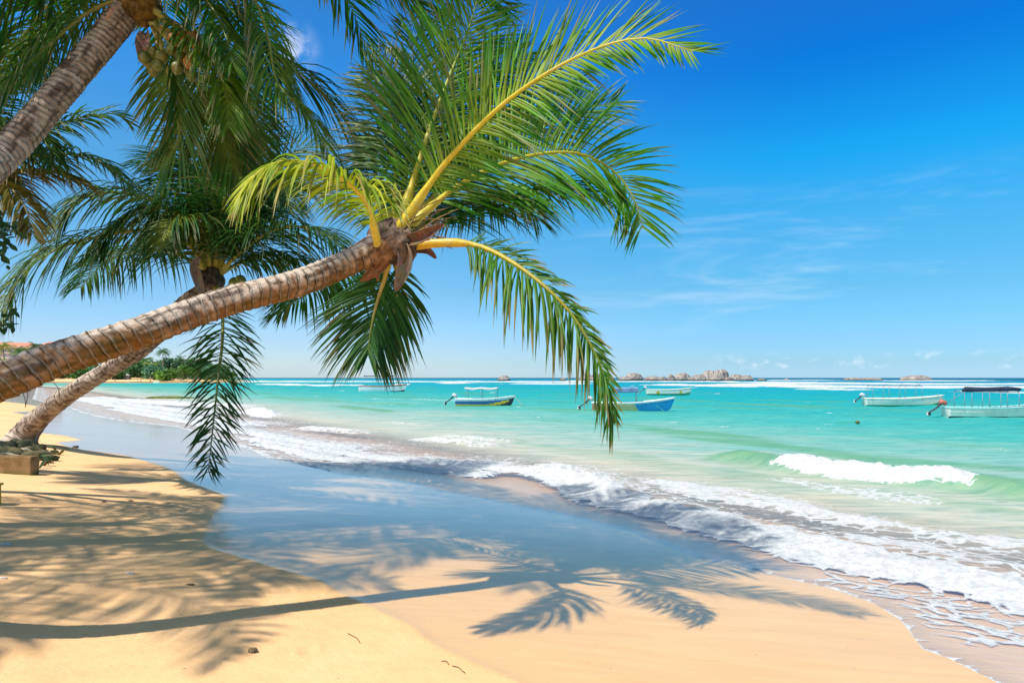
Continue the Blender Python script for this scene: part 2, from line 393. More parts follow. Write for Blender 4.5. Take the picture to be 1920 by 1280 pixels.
# fringe of the run-up, right and left
ridge([FRONT[i] for i in range(1, 12)], .025, .10, .0, .66, .42, .3, 9, .02)
ridge(ln((1900, 1240), (1800, 1190), (1740, 1140), (1650, 1110), (1500, 1070)), .3, .5, .01, .40, .36, 0, 10, .1)
ridge([(FRONT[i][0]+.1, FRONT[i][1]+.1) for i in range(17, 29)], .10, .6, .03, .66, .38, .5, 12, .03)
for k, pl in enumerate([((1000, 870), (860, 868), (700, 858), (600, 850), (520, 840), (440, 828)), ((760, 848), (640, 842), (540, 830), (440, 812), (300, 790), (200, 775)),
                        ((540, 800), (450, 795), (330, 785), (210, 768), (140, 756)), ((700, 875), (600, 868), (540, 852), (470, 843)), ((930, 890), (800, 880), (700, 872)),
                        ((430, 777), (330, 772), (200, 762), (120, 752)), ((500, 765), (350, 758), (250, 753), (160, 748))]):
    dd_ = pl[len(pl)//2][1]-708; dm = 3300/dd_
    ridge(ln(*pl), .014*dm, .035*dm, .0035*dm+.02, .60, .42, .6, 20+k, .12)
ridge(ln((520, 782), (500, 778), (478, 773), (460, 771)), .5, .8, .4, 1.2, .5, .6, 30, .25)
for k, (pl, hh) in enumerate([(((960, 838), (880, 830), (820, 824), (760, 820)), .16), (((1000, 832), (900, 822), (800, 815)), .12), (((700, 812), (620, 806), (540, 800)), .16),
                      (((820, 796), (740, 792), (700, 790)), .1)]):
    ridge(ln(*pl), .35, .9, hh, .35, .25, .3, 40+k, .3)
# ruffled dark line and little crests farther out
ridge(ln((900, 751), (800, 749), (700, 748), (640, 749)), .8, 1.5, .12, .38, .2, .7, 50, .2)
# reef break in the distance
for k, (pl, bw, f) in enumerate([
        (((1120, 716.5), (900, 715.8), (700, 715.4), (430, 715.2)), 42, 1.0), (((1110, 720), (1040, 719.5), (975, 719)), 20, 1.2), (((700, 722), (650, 722), (600, 723), (500, 720)), 10, .9),
        (((1330, 722.5), (1290, 722), (1235, 721)), 14, 1.25), (((1440, 726), (1380, 724.5), (1300, 724)), 8, .8),
        (((2100, 727), (1900, 725.5), (1700, 725.5), (1560, 725), (1440, 723), (1400, 719)), 24, 1.35), (((2100, 721), (1900, 720), (1720, 720), (1520, 718), (1410, 716)), 32, 1.2),
        (((1840, 714.5), (1750, 714), (1640, 714)), 50, 1.1), (((1530, 713.4), (1450, 713)), 60, 1.1), (((1990, 737), (1900, 736), (1830, 735), (1790, 734)), 4, 1.1),
        (((1630, 732), (1560, 730), (1500, 729)), 6, .8), (((870, 719), (840, 718)), 10, 1.2), (((770, 721), (740, 721)), 8, 1.0), (((1400, 716), (1200, 715.5), (1050, 716.)), 20, 1.1)]):
    dm = 3300/(pl[0][1]-708)
    ridge(ln(*pl), bw*.45, bw, min(.55, .0010*dm+.1), f, f*.45, .9, 60+k, .08)
# scattered white caps
for k in range(34):
    px, py = random.uniform(560, 1950), 708+random.uniform(14, 95)
    w = random.uniform(14, 50); x, y = GS(px, py); dm = y
    if sdist(np.array([x]), np.array([y]), SH)[0] < 14: continue
    ridge([GS(px+w, py+random.uniform(-.5, 1)), (x, y)], .004*dm, .010*dm, .0012*dm, .58, .2, .4, 80+k, .45)
# run-up film lies on the sand, the rest is sea level plus waves
runup = Zb + np.clip(frd*.12, -.06, .010) + np.where(frd > 0, 1, 0)*0
lift = np.maximum(Zs, 0)*sst(.0, .6, frd)
Zw = np.where(frd < 25, np.maximum(Zs, runup+np.where(frd > 0, lift, 0)), Zs)
Zw = np.where(frd < -.6, np.minimum(Zb-.06, 0), Zw)
dep = np.clip(Zw-Zb, 0, 3)
foam += .17*(1-sst(6, 11, off))*sst(.1, 1.2, frd)*(1+.7*sst(14, 20, R))
fastmesh('sea', X, Y, Zw, F, m_sea(), {'offshore': off, 'foam': foam, 'depth': dep, 'crest': crest})

# ------------------------------------------------------------------ palms
def m_leaf(name, trans=.33, rough=.42, spec=.28):
    m, nt = newmat(name); c = attr(nt, 'Col', 'Color'); o = objco(nt)
    c = mixc(nt, mapr(nt, noise(nt, o, 9., 3, .6), .3, .7, 0., .35), c, mixc(nt, 1., c, (.55, .6, .5), 'MULTIPLY'))
    p = pbsdf(nt, c, rough, None, spec)
    t = N(nt, 'ShaderNodeBsdfTranslucent'); L(nt, mixc(nt, 1., c, (.85, 1.3, .35), 'MULTIPLY'), t.inputs[0])
    mx = N(nt, 'ShaderNodeMixShader'); mx.inputs[0].default_value = trans
    L(nt, p.outputs[0], mx.inputs[1]); L(nt, t.outputs[0], mx.inputs[2]); out(nt, mx.outputs[0]); return m
LEAF = m_leaf('palm_leaf'); LEAFB = m_leaf('broad_leaf', .25, .45, .3)
def m_vcol(name, rough=.85, bs=60., bd=.01, sp=.2, var=.5, rings=False):
    m, nt = newmat(name); c = attr(nt, 'Col', 'Color'); o = objco(nt)
    n = noise(nt, o, bs, 5, .7); n2 = noise(nt, o, bs*.25, 4, .65)
    c = mixc(nt, mapr(nt, n, .35, .7, 0., var), c, mixc(nt, 1., c, (.45, .38, .32), 'MULTIPLY'))
    c = mixc(nt, mapr(nt, n2, .5, .8, 0., var*.7), c, (.60, .52, .44))
    if rings:
        q = mth(nt, 'ADD', attr(nt, 'ringpos'), mth(nt, 'MULTIPLY', mth(nt, 'SUBTRACT', noise(nt, o, 3.5, 5, .7), .5), .95)); f = mth(nt, 'FRACT', q)
        e = mth(nt, 'MULTIPLY', mapr(nt, f, .84, .93), mapr(nt, f, .955, .995, 1., 0.)); e = mth(nt, 'MULTIPLY', e, mapr(nt, noise(nt, o, 5., 5, .65), .42, .60))
        lip = mth(nt, 'MULTIPLY', mapr(nt, f, .02, .06), mapr(nt, f, .10, .22, 1., 0.))
        c = mixc(nt, mth(nt, 'MULTIPLY', lip, .35), c, (.66, .54, .42)); c = mixc(nt, mth(nt, 'MULTIPLY', e, .55), c, (.045, .025, .014))
        n = mth(nt, 'SUBTRACT', mth(nt, 'ADD', n, lip), mth(nt, 'MULTIPLY', e, 1.6))
    out(nt, pbsdf(nt, c, rough, bump(nt, mth(nt, 'ADD', n, n2), .8, bd), sp).outputs[0]); return m
BARK = m_vcol('palm_bark', rings=True); RACH = m_vcol('palm_midrib', .4, 14., .004, .4, .38); FIBRE = m_vcol('palm_fibre', .9, 90., .012)
UP = Vector((0, 0, 1)); TOCAM = Vector((0, -1, 0))

def frond(parent, ctrl, up=UP, leaf=.95, n=84, wid=.034, droop=1.1, pet=.14, lift=.15, c0=(.05, .12, .02), c1=(.10, .19, .03), tipc=(.28, .20, .10), tipp=.35,
          rc=(.62, .52, .06), rr0=.045, segs=5, fold=.35, gap=.08, fwd=(.5, 1.1), yel=0., seed=None, rnd=.18, rsegs=24, asym=(1, 1), tp=(.68, 3.2), fade=.85):
    rg = random.Random(seed if seed is not None else random.random())
    pts, ln_ = catmull(ctrl, 61); leaf *= SCL; wid *= SCL; rr0 *= SCL
    org = pts[0]
    T = [(pts[min(i+1, 60)]-pts[max(i-1, 0)]).normalized() for i in range(61)]
    vs = []; fs = []; cs = []
    upv = up if isinstance(up, (list, tuple)) else [up, up]
    for sd in (-1, 1):
        for i in range(n):
            if rg.random() < gap: continue
            t = pet+(1-pet)*(i+rg.uniform(-.3, .3))/n; t = max(pet, min(.999, t))
            f = t*60; a = int(f); p = pts[a].lerp(pts[min(a+1, 60)], f-a); tt = T[a].lerp(T[min(a+1, 60)], f-a).normalized()
            u = (t-pet)/(1-pet); upn = upv[0].lerp(upv[1], u)
            S = tt.cross(upn).normalized(); U = S.cross(tt)
            prof = min(1, .45+u*3.2)*(1-tp[0]*u**tp[1])
            ll = leaf*prof*rg.uniform(.86, 1.1)*asym[0 if sd < 0 else 1]
            fw_ = fwd[0]+(fwd[1]-fwd[0])*u+rg.uniform(-rnd, rnd)*.6
            lf = lift*rg.uniform(.2, 1.8)+rg.uniform(-rnd, rnd)
            d = (S*sd*math.cos(fw_)+tt*math.sin(fw_)+U*lf).normalized()
            dr = droop*rg.uniform(.65, 1.35); st = ll/segs
            q = p.copy(); b = len(vs); roll = rg.uniform(-.5, .5)
            g = rg.random(); base = [c0[k]+(c1[k]-c0[k])*g for k in range(3)]
            vv = rg.uniform(.75, 1.25); base = [x*vv for x in base]
            tip = rg.random() < tipp; brk = rg.uniform(.5, .9)
            ww = wid*rg.uniform(.8, 1.2)*(.65+.35*prof)
            for k in range(segs+1):
                s = k/segs
                W = (d.cross(U)+U*roll*.6)
                W = (W-d*W.dot(d)).normalized(); Nn = W.cross(d)
                wp = ww*(.45+1.1*s if s < .5 else 2.0*(1-s)) if k < segs else .0015
                wp = min(wp, ww)
                fo = fold*wp
                vs += [q-W*wp*.5-Nn*fo, q+Nn*fo*0, q+W*wp*.5-Nn*fo]
                yy = max(0, 1-s*1.6)*yel
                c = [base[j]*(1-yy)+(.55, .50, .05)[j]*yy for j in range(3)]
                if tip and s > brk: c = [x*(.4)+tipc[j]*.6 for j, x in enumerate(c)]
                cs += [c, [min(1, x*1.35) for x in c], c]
                q = q+d*st
                d = (d+Vector((0, 0, -1))*dr*st*(1-.3*s)/max(leaf, .2)).normalized()
            for k in range(segs):
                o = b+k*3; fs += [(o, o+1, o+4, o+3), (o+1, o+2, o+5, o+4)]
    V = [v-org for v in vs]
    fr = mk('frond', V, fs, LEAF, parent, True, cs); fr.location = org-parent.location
    mb = MB(); pp, _ = catmull(ctrl, rsegs)
    rad = [rr0*((1-.62*i/(rsegs-1)) if i/(rsegs-1) < pet else max(.07, (1-.62*pet)*(1-((i/(rsegs-1)-pet)/(1-pet)))*.62+.05)) for i in range(rsegs)]
    rad[0] *= 1.15
    mb.tube([x-org for x in pp], rad, 8)
    mc = [[rc[j]*(1-fade*min(1, 1.3*(k//8)/rsegs)) + c1[j]*fade*min(1, 1.3*(k//8)/rsegs) for j in range(3)] for k in range(len(mb.v))]
    mk('midrib', mb.v, mb.f, RACH, fr, True, mc)
    return fr

def trunk(parent, ctrl, radii, ring=.085, nseg=40, step=.014, pal='main', seed=0, amp=.008):
    ctrl = [Vector(c) for c in ctrl]
    radii = [(a_, r_*SCL) for a_, r_ in radii]; ring *= SCL
    _, ln_ = catmull(ctrl, 10); n = max(8, int(ln_/step)); pts, _ = catmull(ctrl, n)
    al = np.linspace(0, ln_, n)
    rb = np.interp(al/ln_, [r[0] for r in radii], [r[1] for r in radii])
    Pn = np.array([tuple(p) for p in pts]); Tn = np.gradient(Pn, axis=0); Tn /= np.linalg.norm(Tn, axis=1)[:, None]
    # frame with 'top' direction
    up = np.array([0, 0, 1.]); Sd = np.cross(Tn, up); Sd /= np.linalg.norm(Sd, axis=1)[:, None]; Tp = np.cross(Sd, Tn)
    an = np.linspace(0, 2*PI, nseg, endpoint=False)
    AL, AN = np.meshgrid(al, an, indexing='ij')
    C, Sn = np.cos(AN), np.sin(AN)
    q = (AL + .35*ring*(fbm(C*1.2+3, Sn*1.2+3, AL*2.2, 3, seed+1)-.5)*2 + ring*.35*C*np.sin(AL*1.3+seed))/ring
    q = q + .35*(vnoise(q*.0, AL*4, 0, seed+9))
    fr_ = q-np.floor(q); rid = np.floor(q)
    rn = _h(rid.astype(np.int64), np.zeros_like(rid).astype(np.int64)+3, np.zeros_like(rid).astype(np.int64), seed)
    nz = fbm(C*3+9, Sn*3+9, AL*3.5, 4, seed+2); fz = fbm(C*9+9, Sn*9+9, AL*16, 3, seed+4)
    strk_ = fbm(C*2.2+4, Sn*2.2+4, AL*30, 4, seed+20)
    step_ = (fr_**1.6)*amp + np.where(fr_ > .93, amp*.35, 0)
    disp = step_ + (nz-.5)*amp*2.2*.9 + (fz-.5)*amp*1.0 + (strk_-.5)*amp*1.2 + (rn-.5)*amp*.35
    R_ = rb[:, None]*(1+.05*np.cos(AN*2+AL*.6)) + disp
    V = Pn[:, None, :] + (Tp[:, None, :]*C[..., None] + Sd[:, None, :]*Sn[..., None])*R_[..., None]
    V = V.reshape(-1, 3); org = np.array(tuple(ctrl[0])); V = V-org
    # colour
    fine_ = fbm(C*7+2, Sn*7+2, AL*9, 4, seed+6); pat = fbm(C*1.8+5, Sn*1.8+5, AL*3.2, 4, seed+7)
    brn = np.array((.24, .115, .05)); lt = np.array((.58, .38, .24)); gy = np.array((.68, .58, .48)); dk = np.array((.055, .030, .018)); ms = np.array((.13, .085, .012))
    if pal == 'grey': brn = np.array((.26, .20, .15)); lt = np.array((.50, .43, .36))
    if pal == 'tan': brn = np.array((.36, .25, .18)); lt = np.array((.62, .50, .40))
    strk = fbm(C*2.2+4, Sn*2.2+4, AL*30, 4, seed+20)
    k = sst(.36, .64, fine_*.35+rn*.15+strk*.5)[..., None]
    c = brn*(1-k)+lt*k
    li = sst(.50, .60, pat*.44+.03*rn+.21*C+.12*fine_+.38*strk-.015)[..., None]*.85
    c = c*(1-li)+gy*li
    gr = (np.exp(-((fr_-.97)/.07)**2)+np.exp(-((fr_)/.05)**2))*sst(.25, .5, fbm(C*2.2, Sn*2.2, AL*6, 3, seed+8))
    sp = sst(.55, .63, fbm(C*4+1, Sn*4+1, AL*7, 4, seed+12))*.8
    gk = np.clip(gr*.8+sp, 0, .92)[..., None]; c = c*(1-gk)+dk*gk
    if pal == 'main':                                   # algae and wet rust on the lower, older part of the trunk
        u = AL/ln_; mo = (sst(.45, .7, fbm(C*1.5+1, Sn*1.5+7, AL*2.5, 4, seed+13)+(.64-u)*.7-.26*C))[..., None]*.85
        rs = np.array((.25, .115, .02)); kk = sst(.4, .6, fine_)[..., None]
        c = c*(1-mo)+(ms*(1-kk)+rs*kk)*mo
    idx = np.arange(n*nseg).reshape(n, nseg); nx = np.roll(idx, -1, 1)
    F = np.stack([idx[:-1], nx[:-1], nx[1:], idx[1:]], -1).reshape(-1, 4)
    o = mk('trunk', V, F.tolist()+[tuple(range(nseg-1, -1, -1)), tuple(range((n-1)*nseg, n*nseg))], BARK, parent, True, c.reshape(-1, 3), {'ringpos': q})
    o.location = Vector(org)-parent.location
    return o
def lump(r, sq=(1, 1, 1), seed=0, rough=.15, fr=1.5, sub=3):
    bm = bmesh.new(); bmesh.ops.create_icosphere(bm, subdivisions=sub, radius=1)
    V = np.array([tuple(v.co) for v in bm.verts]); F = [tuple(v.index for v in f.verts) for f in bm.faces]; bm.free()
    n = fbm(V[:, 0]*fr+seed*7.3, V[:, 1]*fr+3.1, V[:, 2]*fr+5.7, 4, seed)-.5
    V = V*(1+n*2*rough)[:, None]*r*np.array(sq); return V, F
def vcol_lump(name, parent, loc, r, sq, seed, ca, cb, mat, rough=.15, fr=1.5, sub=3, rot=(0, 0, 0), cf=3.):
    V, F = lump(r, sq, seed, rough, fr, sub); k = sst(.35, .65, fbm(V[:, 0]/r*cf+seed, V[:, 1]/r*cf, V[:, 2]/r*cf, 4, seed+1))[:, None]
    o = mk(name, V, F, mat, parent, True, np.array(ca)*(1-k)+np.array(cb)*k); o.location = Vector(loc)-(parent.location if parent else Vector()); o.rotation_euler = rot
    return o
NUT = m_vcol('coconut_skin', .4, 12., .004, .5, .25)
def blade(parent, name, pts, w, ca, mat=FIBRE, cup=.5):
    """a dry curled bract: a cupped strip with thickness"""
    pp, _ = catmull(pts, 12); vs = []; fs = []; cs = []; org = pp[0]
    for i, p in enumerate(pp):
        t = (pp[min(i+1, 11)]-pp[max(i-1, 0)]).normalized(); s = t.cross(TOCAM).normalized(); nn = s.cross(t); u = i/11
        ww = w*math.sin(PI*min(1, .12+u*.86))**.7
        for k in range(7):
            a = (k/6-.5)*2
            vs.append(p-org+s*ww*a*.5+nn*cup*ww*(a*a-.3)); cs.append([x*random.uniform(.7, 1.3) for x in ca])
    for i in range(11):
        for k in range(6): fs.append((i*7+k, i*7+k+1, i*7+k+8, i*7+k+7))
    o = mk(name, vs, fs, mat, parent, True, cs); o.location = org-parent.location
    md = o.modifiers.new('s', 'SOLIDIFY'); md.thickness = .006
    return o

D1 = 7.16
# ---- main palm
SCL = .905
base = Vector((-6.0, 4.6, bz(-6.0, 4.6)-.15))
pm = empty('coconut_palm', base)
tag(pm, 'nearest coconut palm, its ringed brown trunk leaning far out across the left half', 'palm tree', 'coconut palms over the beach')
tc = [base, Vector((-5.4, 4.6, 1.6)), P(-230, 812, 4.75), P(0, 716, 5.06), P(110, 672, 5.32), P(260, 624, 5.65), P(420, 566, 6.1), P(560, 530, 6.5), P(650, 494, 6.85), P(715, 462, 7.1), P(742, 450, 7.2)]
trunk(pm, tc, [(0, .28), (.12, .19), (.25, .150), (.5, .136), (.8, .128), (.93, .132), (.97, .165), (1, .11)], seed=3)
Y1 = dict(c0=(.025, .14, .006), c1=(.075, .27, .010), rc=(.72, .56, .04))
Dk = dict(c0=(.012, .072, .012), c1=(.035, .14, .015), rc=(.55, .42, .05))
def F_(parent, px, **kw):
    return frond(parent, [P(*p) for p in px], **kw)
C1 = (742, 446)
F_(pm, [(738, 440, 7.0), (775, 390, 6.95), (840, 300, 6.8), (950, 190, 6.5), (1080, 108, 6.15), (1200, 72, 5.85), (1300, 97, 5.6)], up=[Vector((.15, -.9, .3)), Vector((.1, -.85, .45))], leaf=.96, n=105, droop=.45, wid=.034, rr0=.054, yel=.45, pet=.17, lift=.0, tipp=.45, seed=1, fwd=(.5, .85), asym=(1.1, .95), gap=.08, tp=(.72, 1.5), fade=.3, **Y1)
F_(pm, [(748, 448, 7.1), (800, 395, 7.2), (880, 335, 7.4), (980, 295, 7.7), (1080, 287, 7.9), (1150, 320, 8.1), (1190, 375, 8.1), (1205, 430, 8.1)], up=[Vector((0, -.85, .5)), Vector((.2, -.9, .3))], leaf=1.25, n=115, droop=.75, wid=.038, rr0=.052, yel=.2, pet=.16, seed=2, fwd=(.4, .8), fade=.5, gap=.07, **Y1)
F_(pm, [(765, 462, 7.05), (830, 455, 6.95), (900, 462, 6.85), (980, 505, 6.6), (1060, 575, 6.4), (1115, 660, 6.3), (1142, 735, 6.2), (1150, 785, 6.2)], up=[Vector((.2, -.8, .5)), Vector((.3, -.9, .3))], leaf=.88, n=115, droop=2.4, wid=.031, rr0=.052, pet=.20, lift=.15, tipp=.7, tipc=(.40, .26, .14), seed=3, c0=(.03, .13, .010), c1=(.10, .20, .02), rc=(.78, .52, .04), rnd=.35, fwd=(.5, 1.25), asym=(.45, 1.0), gap=.10, tp=(.62, 2.2))
F_(pm, [(742, 440, 7.3), (765, 370, 7.5), (800, 260, 7.8), (840, 150, 8.1), (880, 50, 8.4), (905, -40, 8.6)], up=[Vector((.3, -.9, .2)), Vector((.3, -.9, .2))], leaf=1.15, n=115, droop=.3, rr0=.06, yel=.25, pet=.15, seed=4, fwd=(.45, .95), rnd=.3, **Y1)
F_(pm, [(738, 440, 7.4), (742, 330, 8.0), (735, 230, 8.5), (715, 160, 8.8), (690, 130, 9.0)], up=[Vector((-.2, -.9, .3)), Vector((-.5, -.8, .3))], leaf=1.05, n=80, droop=.7, rr0=.04, pet=.25, seed=5, c0=(.07, .17, .04), c1=(.18, .27, .09), tipc=(.6, .55, .4), tipp=.8)
F_(pm, [(730, 436, 7.4), (710, 390, 7.9), (690, 350, 8.5), (660, 330, 9.0), (625, 335, 9.3)], up=UP, leaf=.95, n=70, droop=1.0, rr0=.04, pet=.12, seed=6, c0=(.12, .20, .05), c1=(.28, .32, .12), tipp=.7, tipc=(.6, .55, .4))
F_(pm, [(712, 476, 7.05), (702, 430, 6.6), (690, 385, 6.2), (650, 340, 5.8), (590, 308, 5.45), (525, 303, 5.2), (475, 330, 5.0), (440, 375, 4.9)], up=[Vector((-.3, -.35, .9)), Vector((-.5, -.5, .7))], leaf=.86, n=95, droop=2.1, wid=.031, rr0=.048, yel=.6, pet=.22, lift=-.1, seed=7, fade=.5, c0=(.10, .22, .015), c1=(.38, .40, .03), rc=(.80, .66, .10), tipc=(.35, .22, .10), tipp=.6, fwd=(.8, 1.15), asym=(1.05, .65))
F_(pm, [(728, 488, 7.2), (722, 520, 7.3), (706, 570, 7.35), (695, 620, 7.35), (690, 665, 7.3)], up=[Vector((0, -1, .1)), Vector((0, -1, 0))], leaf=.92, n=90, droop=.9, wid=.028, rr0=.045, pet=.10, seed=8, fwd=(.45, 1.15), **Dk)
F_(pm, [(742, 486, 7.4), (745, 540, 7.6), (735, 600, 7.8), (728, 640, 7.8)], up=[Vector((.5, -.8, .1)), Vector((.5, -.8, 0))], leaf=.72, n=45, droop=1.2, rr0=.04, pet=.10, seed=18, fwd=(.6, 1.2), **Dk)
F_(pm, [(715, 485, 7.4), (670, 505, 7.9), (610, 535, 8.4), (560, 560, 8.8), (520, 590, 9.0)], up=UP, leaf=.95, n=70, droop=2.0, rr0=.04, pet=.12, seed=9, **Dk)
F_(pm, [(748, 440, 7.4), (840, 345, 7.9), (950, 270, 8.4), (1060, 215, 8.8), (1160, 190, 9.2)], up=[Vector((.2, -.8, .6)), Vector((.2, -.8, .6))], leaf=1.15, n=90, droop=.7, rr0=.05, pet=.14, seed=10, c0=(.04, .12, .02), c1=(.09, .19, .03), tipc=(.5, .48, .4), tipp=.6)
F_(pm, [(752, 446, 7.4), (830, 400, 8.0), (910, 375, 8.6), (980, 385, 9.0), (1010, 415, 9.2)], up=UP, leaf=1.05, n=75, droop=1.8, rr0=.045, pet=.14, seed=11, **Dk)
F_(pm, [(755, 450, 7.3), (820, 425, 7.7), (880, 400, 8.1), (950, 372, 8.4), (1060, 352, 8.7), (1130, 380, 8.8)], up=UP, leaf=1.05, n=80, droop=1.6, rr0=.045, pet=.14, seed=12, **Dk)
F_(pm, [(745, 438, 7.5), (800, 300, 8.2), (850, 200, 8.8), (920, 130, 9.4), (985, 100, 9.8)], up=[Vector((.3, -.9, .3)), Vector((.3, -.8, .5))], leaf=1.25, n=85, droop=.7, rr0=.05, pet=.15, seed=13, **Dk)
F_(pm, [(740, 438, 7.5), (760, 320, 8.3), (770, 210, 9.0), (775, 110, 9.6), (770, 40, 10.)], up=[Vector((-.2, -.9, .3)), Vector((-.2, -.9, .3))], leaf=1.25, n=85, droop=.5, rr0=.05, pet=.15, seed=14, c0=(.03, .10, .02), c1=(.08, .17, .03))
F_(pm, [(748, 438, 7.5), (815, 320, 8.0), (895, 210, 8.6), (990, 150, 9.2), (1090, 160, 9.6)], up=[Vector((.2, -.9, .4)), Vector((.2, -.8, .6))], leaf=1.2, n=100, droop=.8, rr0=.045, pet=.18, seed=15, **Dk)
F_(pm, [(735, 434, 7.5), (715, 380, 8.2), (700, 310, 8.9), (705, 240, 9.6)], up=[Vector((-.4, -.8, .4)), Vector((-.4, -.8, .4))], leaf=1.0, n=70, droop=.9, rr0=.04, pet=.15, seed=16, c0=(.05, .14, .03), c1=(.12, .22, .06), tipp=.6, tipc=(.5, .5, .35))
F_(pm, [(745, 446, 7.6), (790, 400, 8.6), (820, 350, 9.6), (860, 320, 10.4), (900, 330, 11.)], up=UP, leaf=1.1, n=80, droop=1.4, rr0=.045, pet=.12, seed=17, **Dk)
# fibre sheath, flower bracts and old stubs at the crown's neck
vcol_lump('leaf_sheath', pm, P(733, 448, 7.08), .19, (1.15, 1, .95), 5, (.10, .065, .045), (.36, .25, .18), FIBRE, .22, 2.4, 4, (0, .5, 0))
vcol_lump('leaf_sheath', pm, P(752, 462, 7.0), .15, (1.0, .9, 1.25), 6, (.05, .035, .028), (.24, .16, .11), FIBRE, .35, 3., 4, (0, .2, 0))
vcol_lump('leaf_sheath', pm, P(722, 470, 6.98), .15, (1.2, .9, .8), 7, (.16, .07, .03), (.42, .24, .13), FIBRE, .35, 3.5, 4, (0, -.4, 0))
blade(pm, 'dry_bract', [P(745, 455, 6.95), P(758, 470, 6.9), P(760, 500, 6.9), P(742, 545, 6.95)], .13, (.26, .20, .16))
blade(pm, 'dry_bract', [P(752, 455, 7.0), P(790, 445, 6.8), P(832, 420, 6.7)], .11, (.22, .12, .08))
blade(pm, 'dry_bract', [P(715, 440, 7.0), P(722, 415, 6.95), P(736, 408, 6.95)], .14, (.16, .13, .12))
blade(pm, 'dry_bract', [P(768, 470, 7.0), P(800, 470, 7.1), P(818, 484, 7.2)], .06, (.20, .11, .09))
for k in range(9):
    a = random.uniform(0, 2*PI)
    blade(pm, 'leaf_stub', [P(728+random.uniform(-8, 12), 474+random.uniform(-8, 8), 7.0), P(712+random.uniform(-20, 10), 495+random.uniform(0, 14), 6.98), P(690+random.uniform(-14, 20), 508+random.uniform(-6, 22), 6.95)], random.uniform(.02, .06), (.42, .20, .09))
for k in range(26):
    p0 = P(random.uniform(735, 770), random.uniform(428, 462), 7.0); p1 = p0+Vector((random.uniform(-.1, .55), random.uniform(-.2, .2), random.uniform(-.12, .35)))
    m_ = (p0+p1)/2+Vector((0, 0, .05)); mb = MB(); mb.tube([x-p0 for x in catmull([p0, m_, p1], 6)[0]], [.009, .008, .007, .006, .005, .003], 5)
    o = mk('flower_stalk', mb.v, mb.f, FIBRE, pm, True, [(.30, .20, .08)]*len(mb.v)); o.location = p0-pm.location
for px, py, x2, y2 in ((38, 728, 48, 762), (50, 722, 47, 764), (100, 715, 112, 742)):
    p0 = P(px, py, 5.1); p1 = P(x2, y2, 5.1); mb = MB(); mb.tube([x-p0 for x in catmull([p0, (p0+p1)/2+Vector((.012, 0, 0)), p1], 8)[0]], .0022, 5)
    o = mk('root_thread', mb.v, mb.f, FIBRE, pm, True, [(.12, .09, .08)]*len(mb.v)); o.location = p0-pm.location

SCL = 1.0
# ---- second palm, crown behind the main trunk
b2 = G(30, 832); b2.z -= .12
p2 = empty('coconut_palm', b2)
tag(p2, 'dark-crowned coconut palm with grey trunk rising from the stones at the left edge', 'palm tree', 'coconut palms over the beach')
D2 = 15.6
trunk(p2, [b2, P(62, 795, b2.y-.1), P(125, 742, 16.3), P(200, 695, 16.1), (P(270, 650, 15.9)), P(330, 588, 15.7), P(370, 556, 15.6), P(398, 530, 15.6)],
      [(0, .40), (.06, .31), (.2, .24), (.5, .20), (.8, .18), (.93, .22), (1, .14)], ring=.16, step=.028, nseg=32, pal='grey', seed=8, amp=.012)
Q = dict(wid=.060, rr0=.07)
K2 = [([(392, 515), (350, 455), (280, 433), (195, 441), (100, 470), (40, 520), (0, 585)], 13.2, 1.9, 2.2, UP),
      ([(392, 510), (345, 420), (280, 376), (210, 360), (150, 378), (105, 430)], 13.6, 1.8, 1.9, UP),
      ([(395, 510), (375, 430), (330, 395), (270, 395), (215, 430), (185, 470)], 14.0, 1.7, 2.4, UP),
      ([(395, 505), (385, 440), (360, 410), (320, 420), (295, 470)], 13.4, 1.3, 2.0, UP),
      ([(405, 505), (410, 420), (380, 340), (320, 300), (260, 310)], 15.5, 1.5, 1.5, UP),
      ([(405, 505), (420, 400), (410, 300), (370, 200), (320, 150)], 16.5, 1.7, 1.0, Vector((0, -.8, .5))),
      ([(405, 505), (430, 400), (435, 300), (425, 200), (400, 110)], 17.0, 1.9, .8, Vector((0, -.9, .3))),
      ([(408, 505), (445, 420), (490, 340), (540, 290), (610, 270)], 17.0, 1.7, 1.2, Vector((0, -.7, .6))),
      ([(410, 505), (450, 430), (500, 370), (545, 345), (600, 360)], 15.8, 1.5, 1.8, UP),
      ([(412, 510), (455, 470), (500, 437), (550, 425), (610, 440), (655, 480)], 14.0, 1.7, 1.9, UP),
      ([(412, 512), (470, 485), (530, 480), (590, 500), (630, 540)], 16.8, 1.5, 2.2, UP),
      ([(402, 530), (416, 580), (417, 640), (410, 700), (402, 775), (394, 850), (390, 885)], 12.6, .95, .9, Vector((.45, -.9, 0))),
      ([(405, 505), (410, 430), (430, 360), (480, 320), (530, 350), (545, 400)], 13.8, 1.4, 1.8, UP),
      ([(400, 505), (395, 400), (350, 330), (300, 350), (275, 400)], 16.2, 1.3, 1.5, UP),
      ([(405, 505), (440, 400), (460, 300), (440, 220), (400, 190)], 15., 1.5, 1.5, Vector((0, -.6, .7))),
      ([(400, 515), (340, 480), (270, 470), (200, 490), (150, 540)], 17.2, 1.6, 2.2, UP)]
for k, (px, de, lf, dr, up) in enumerate(K2):
    n_ = len(px)
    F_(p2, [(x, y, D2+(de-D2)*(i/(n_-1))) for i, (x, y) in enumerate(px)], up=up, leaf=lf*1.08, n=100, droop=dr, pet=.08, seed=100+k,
       c0=(.010, .055, .016), c1=(.030, .115, .020), rc=(.40, .38, .06), yel=.35 if k in (0, 1, 3) else .1, wid=.047, rr0=.07, tipp=.2 if k != 11 else .6, fwd=(.35, 1.0), rnd=.18 if k != 11 else .55, gap=.08 if k != 11 else .16)
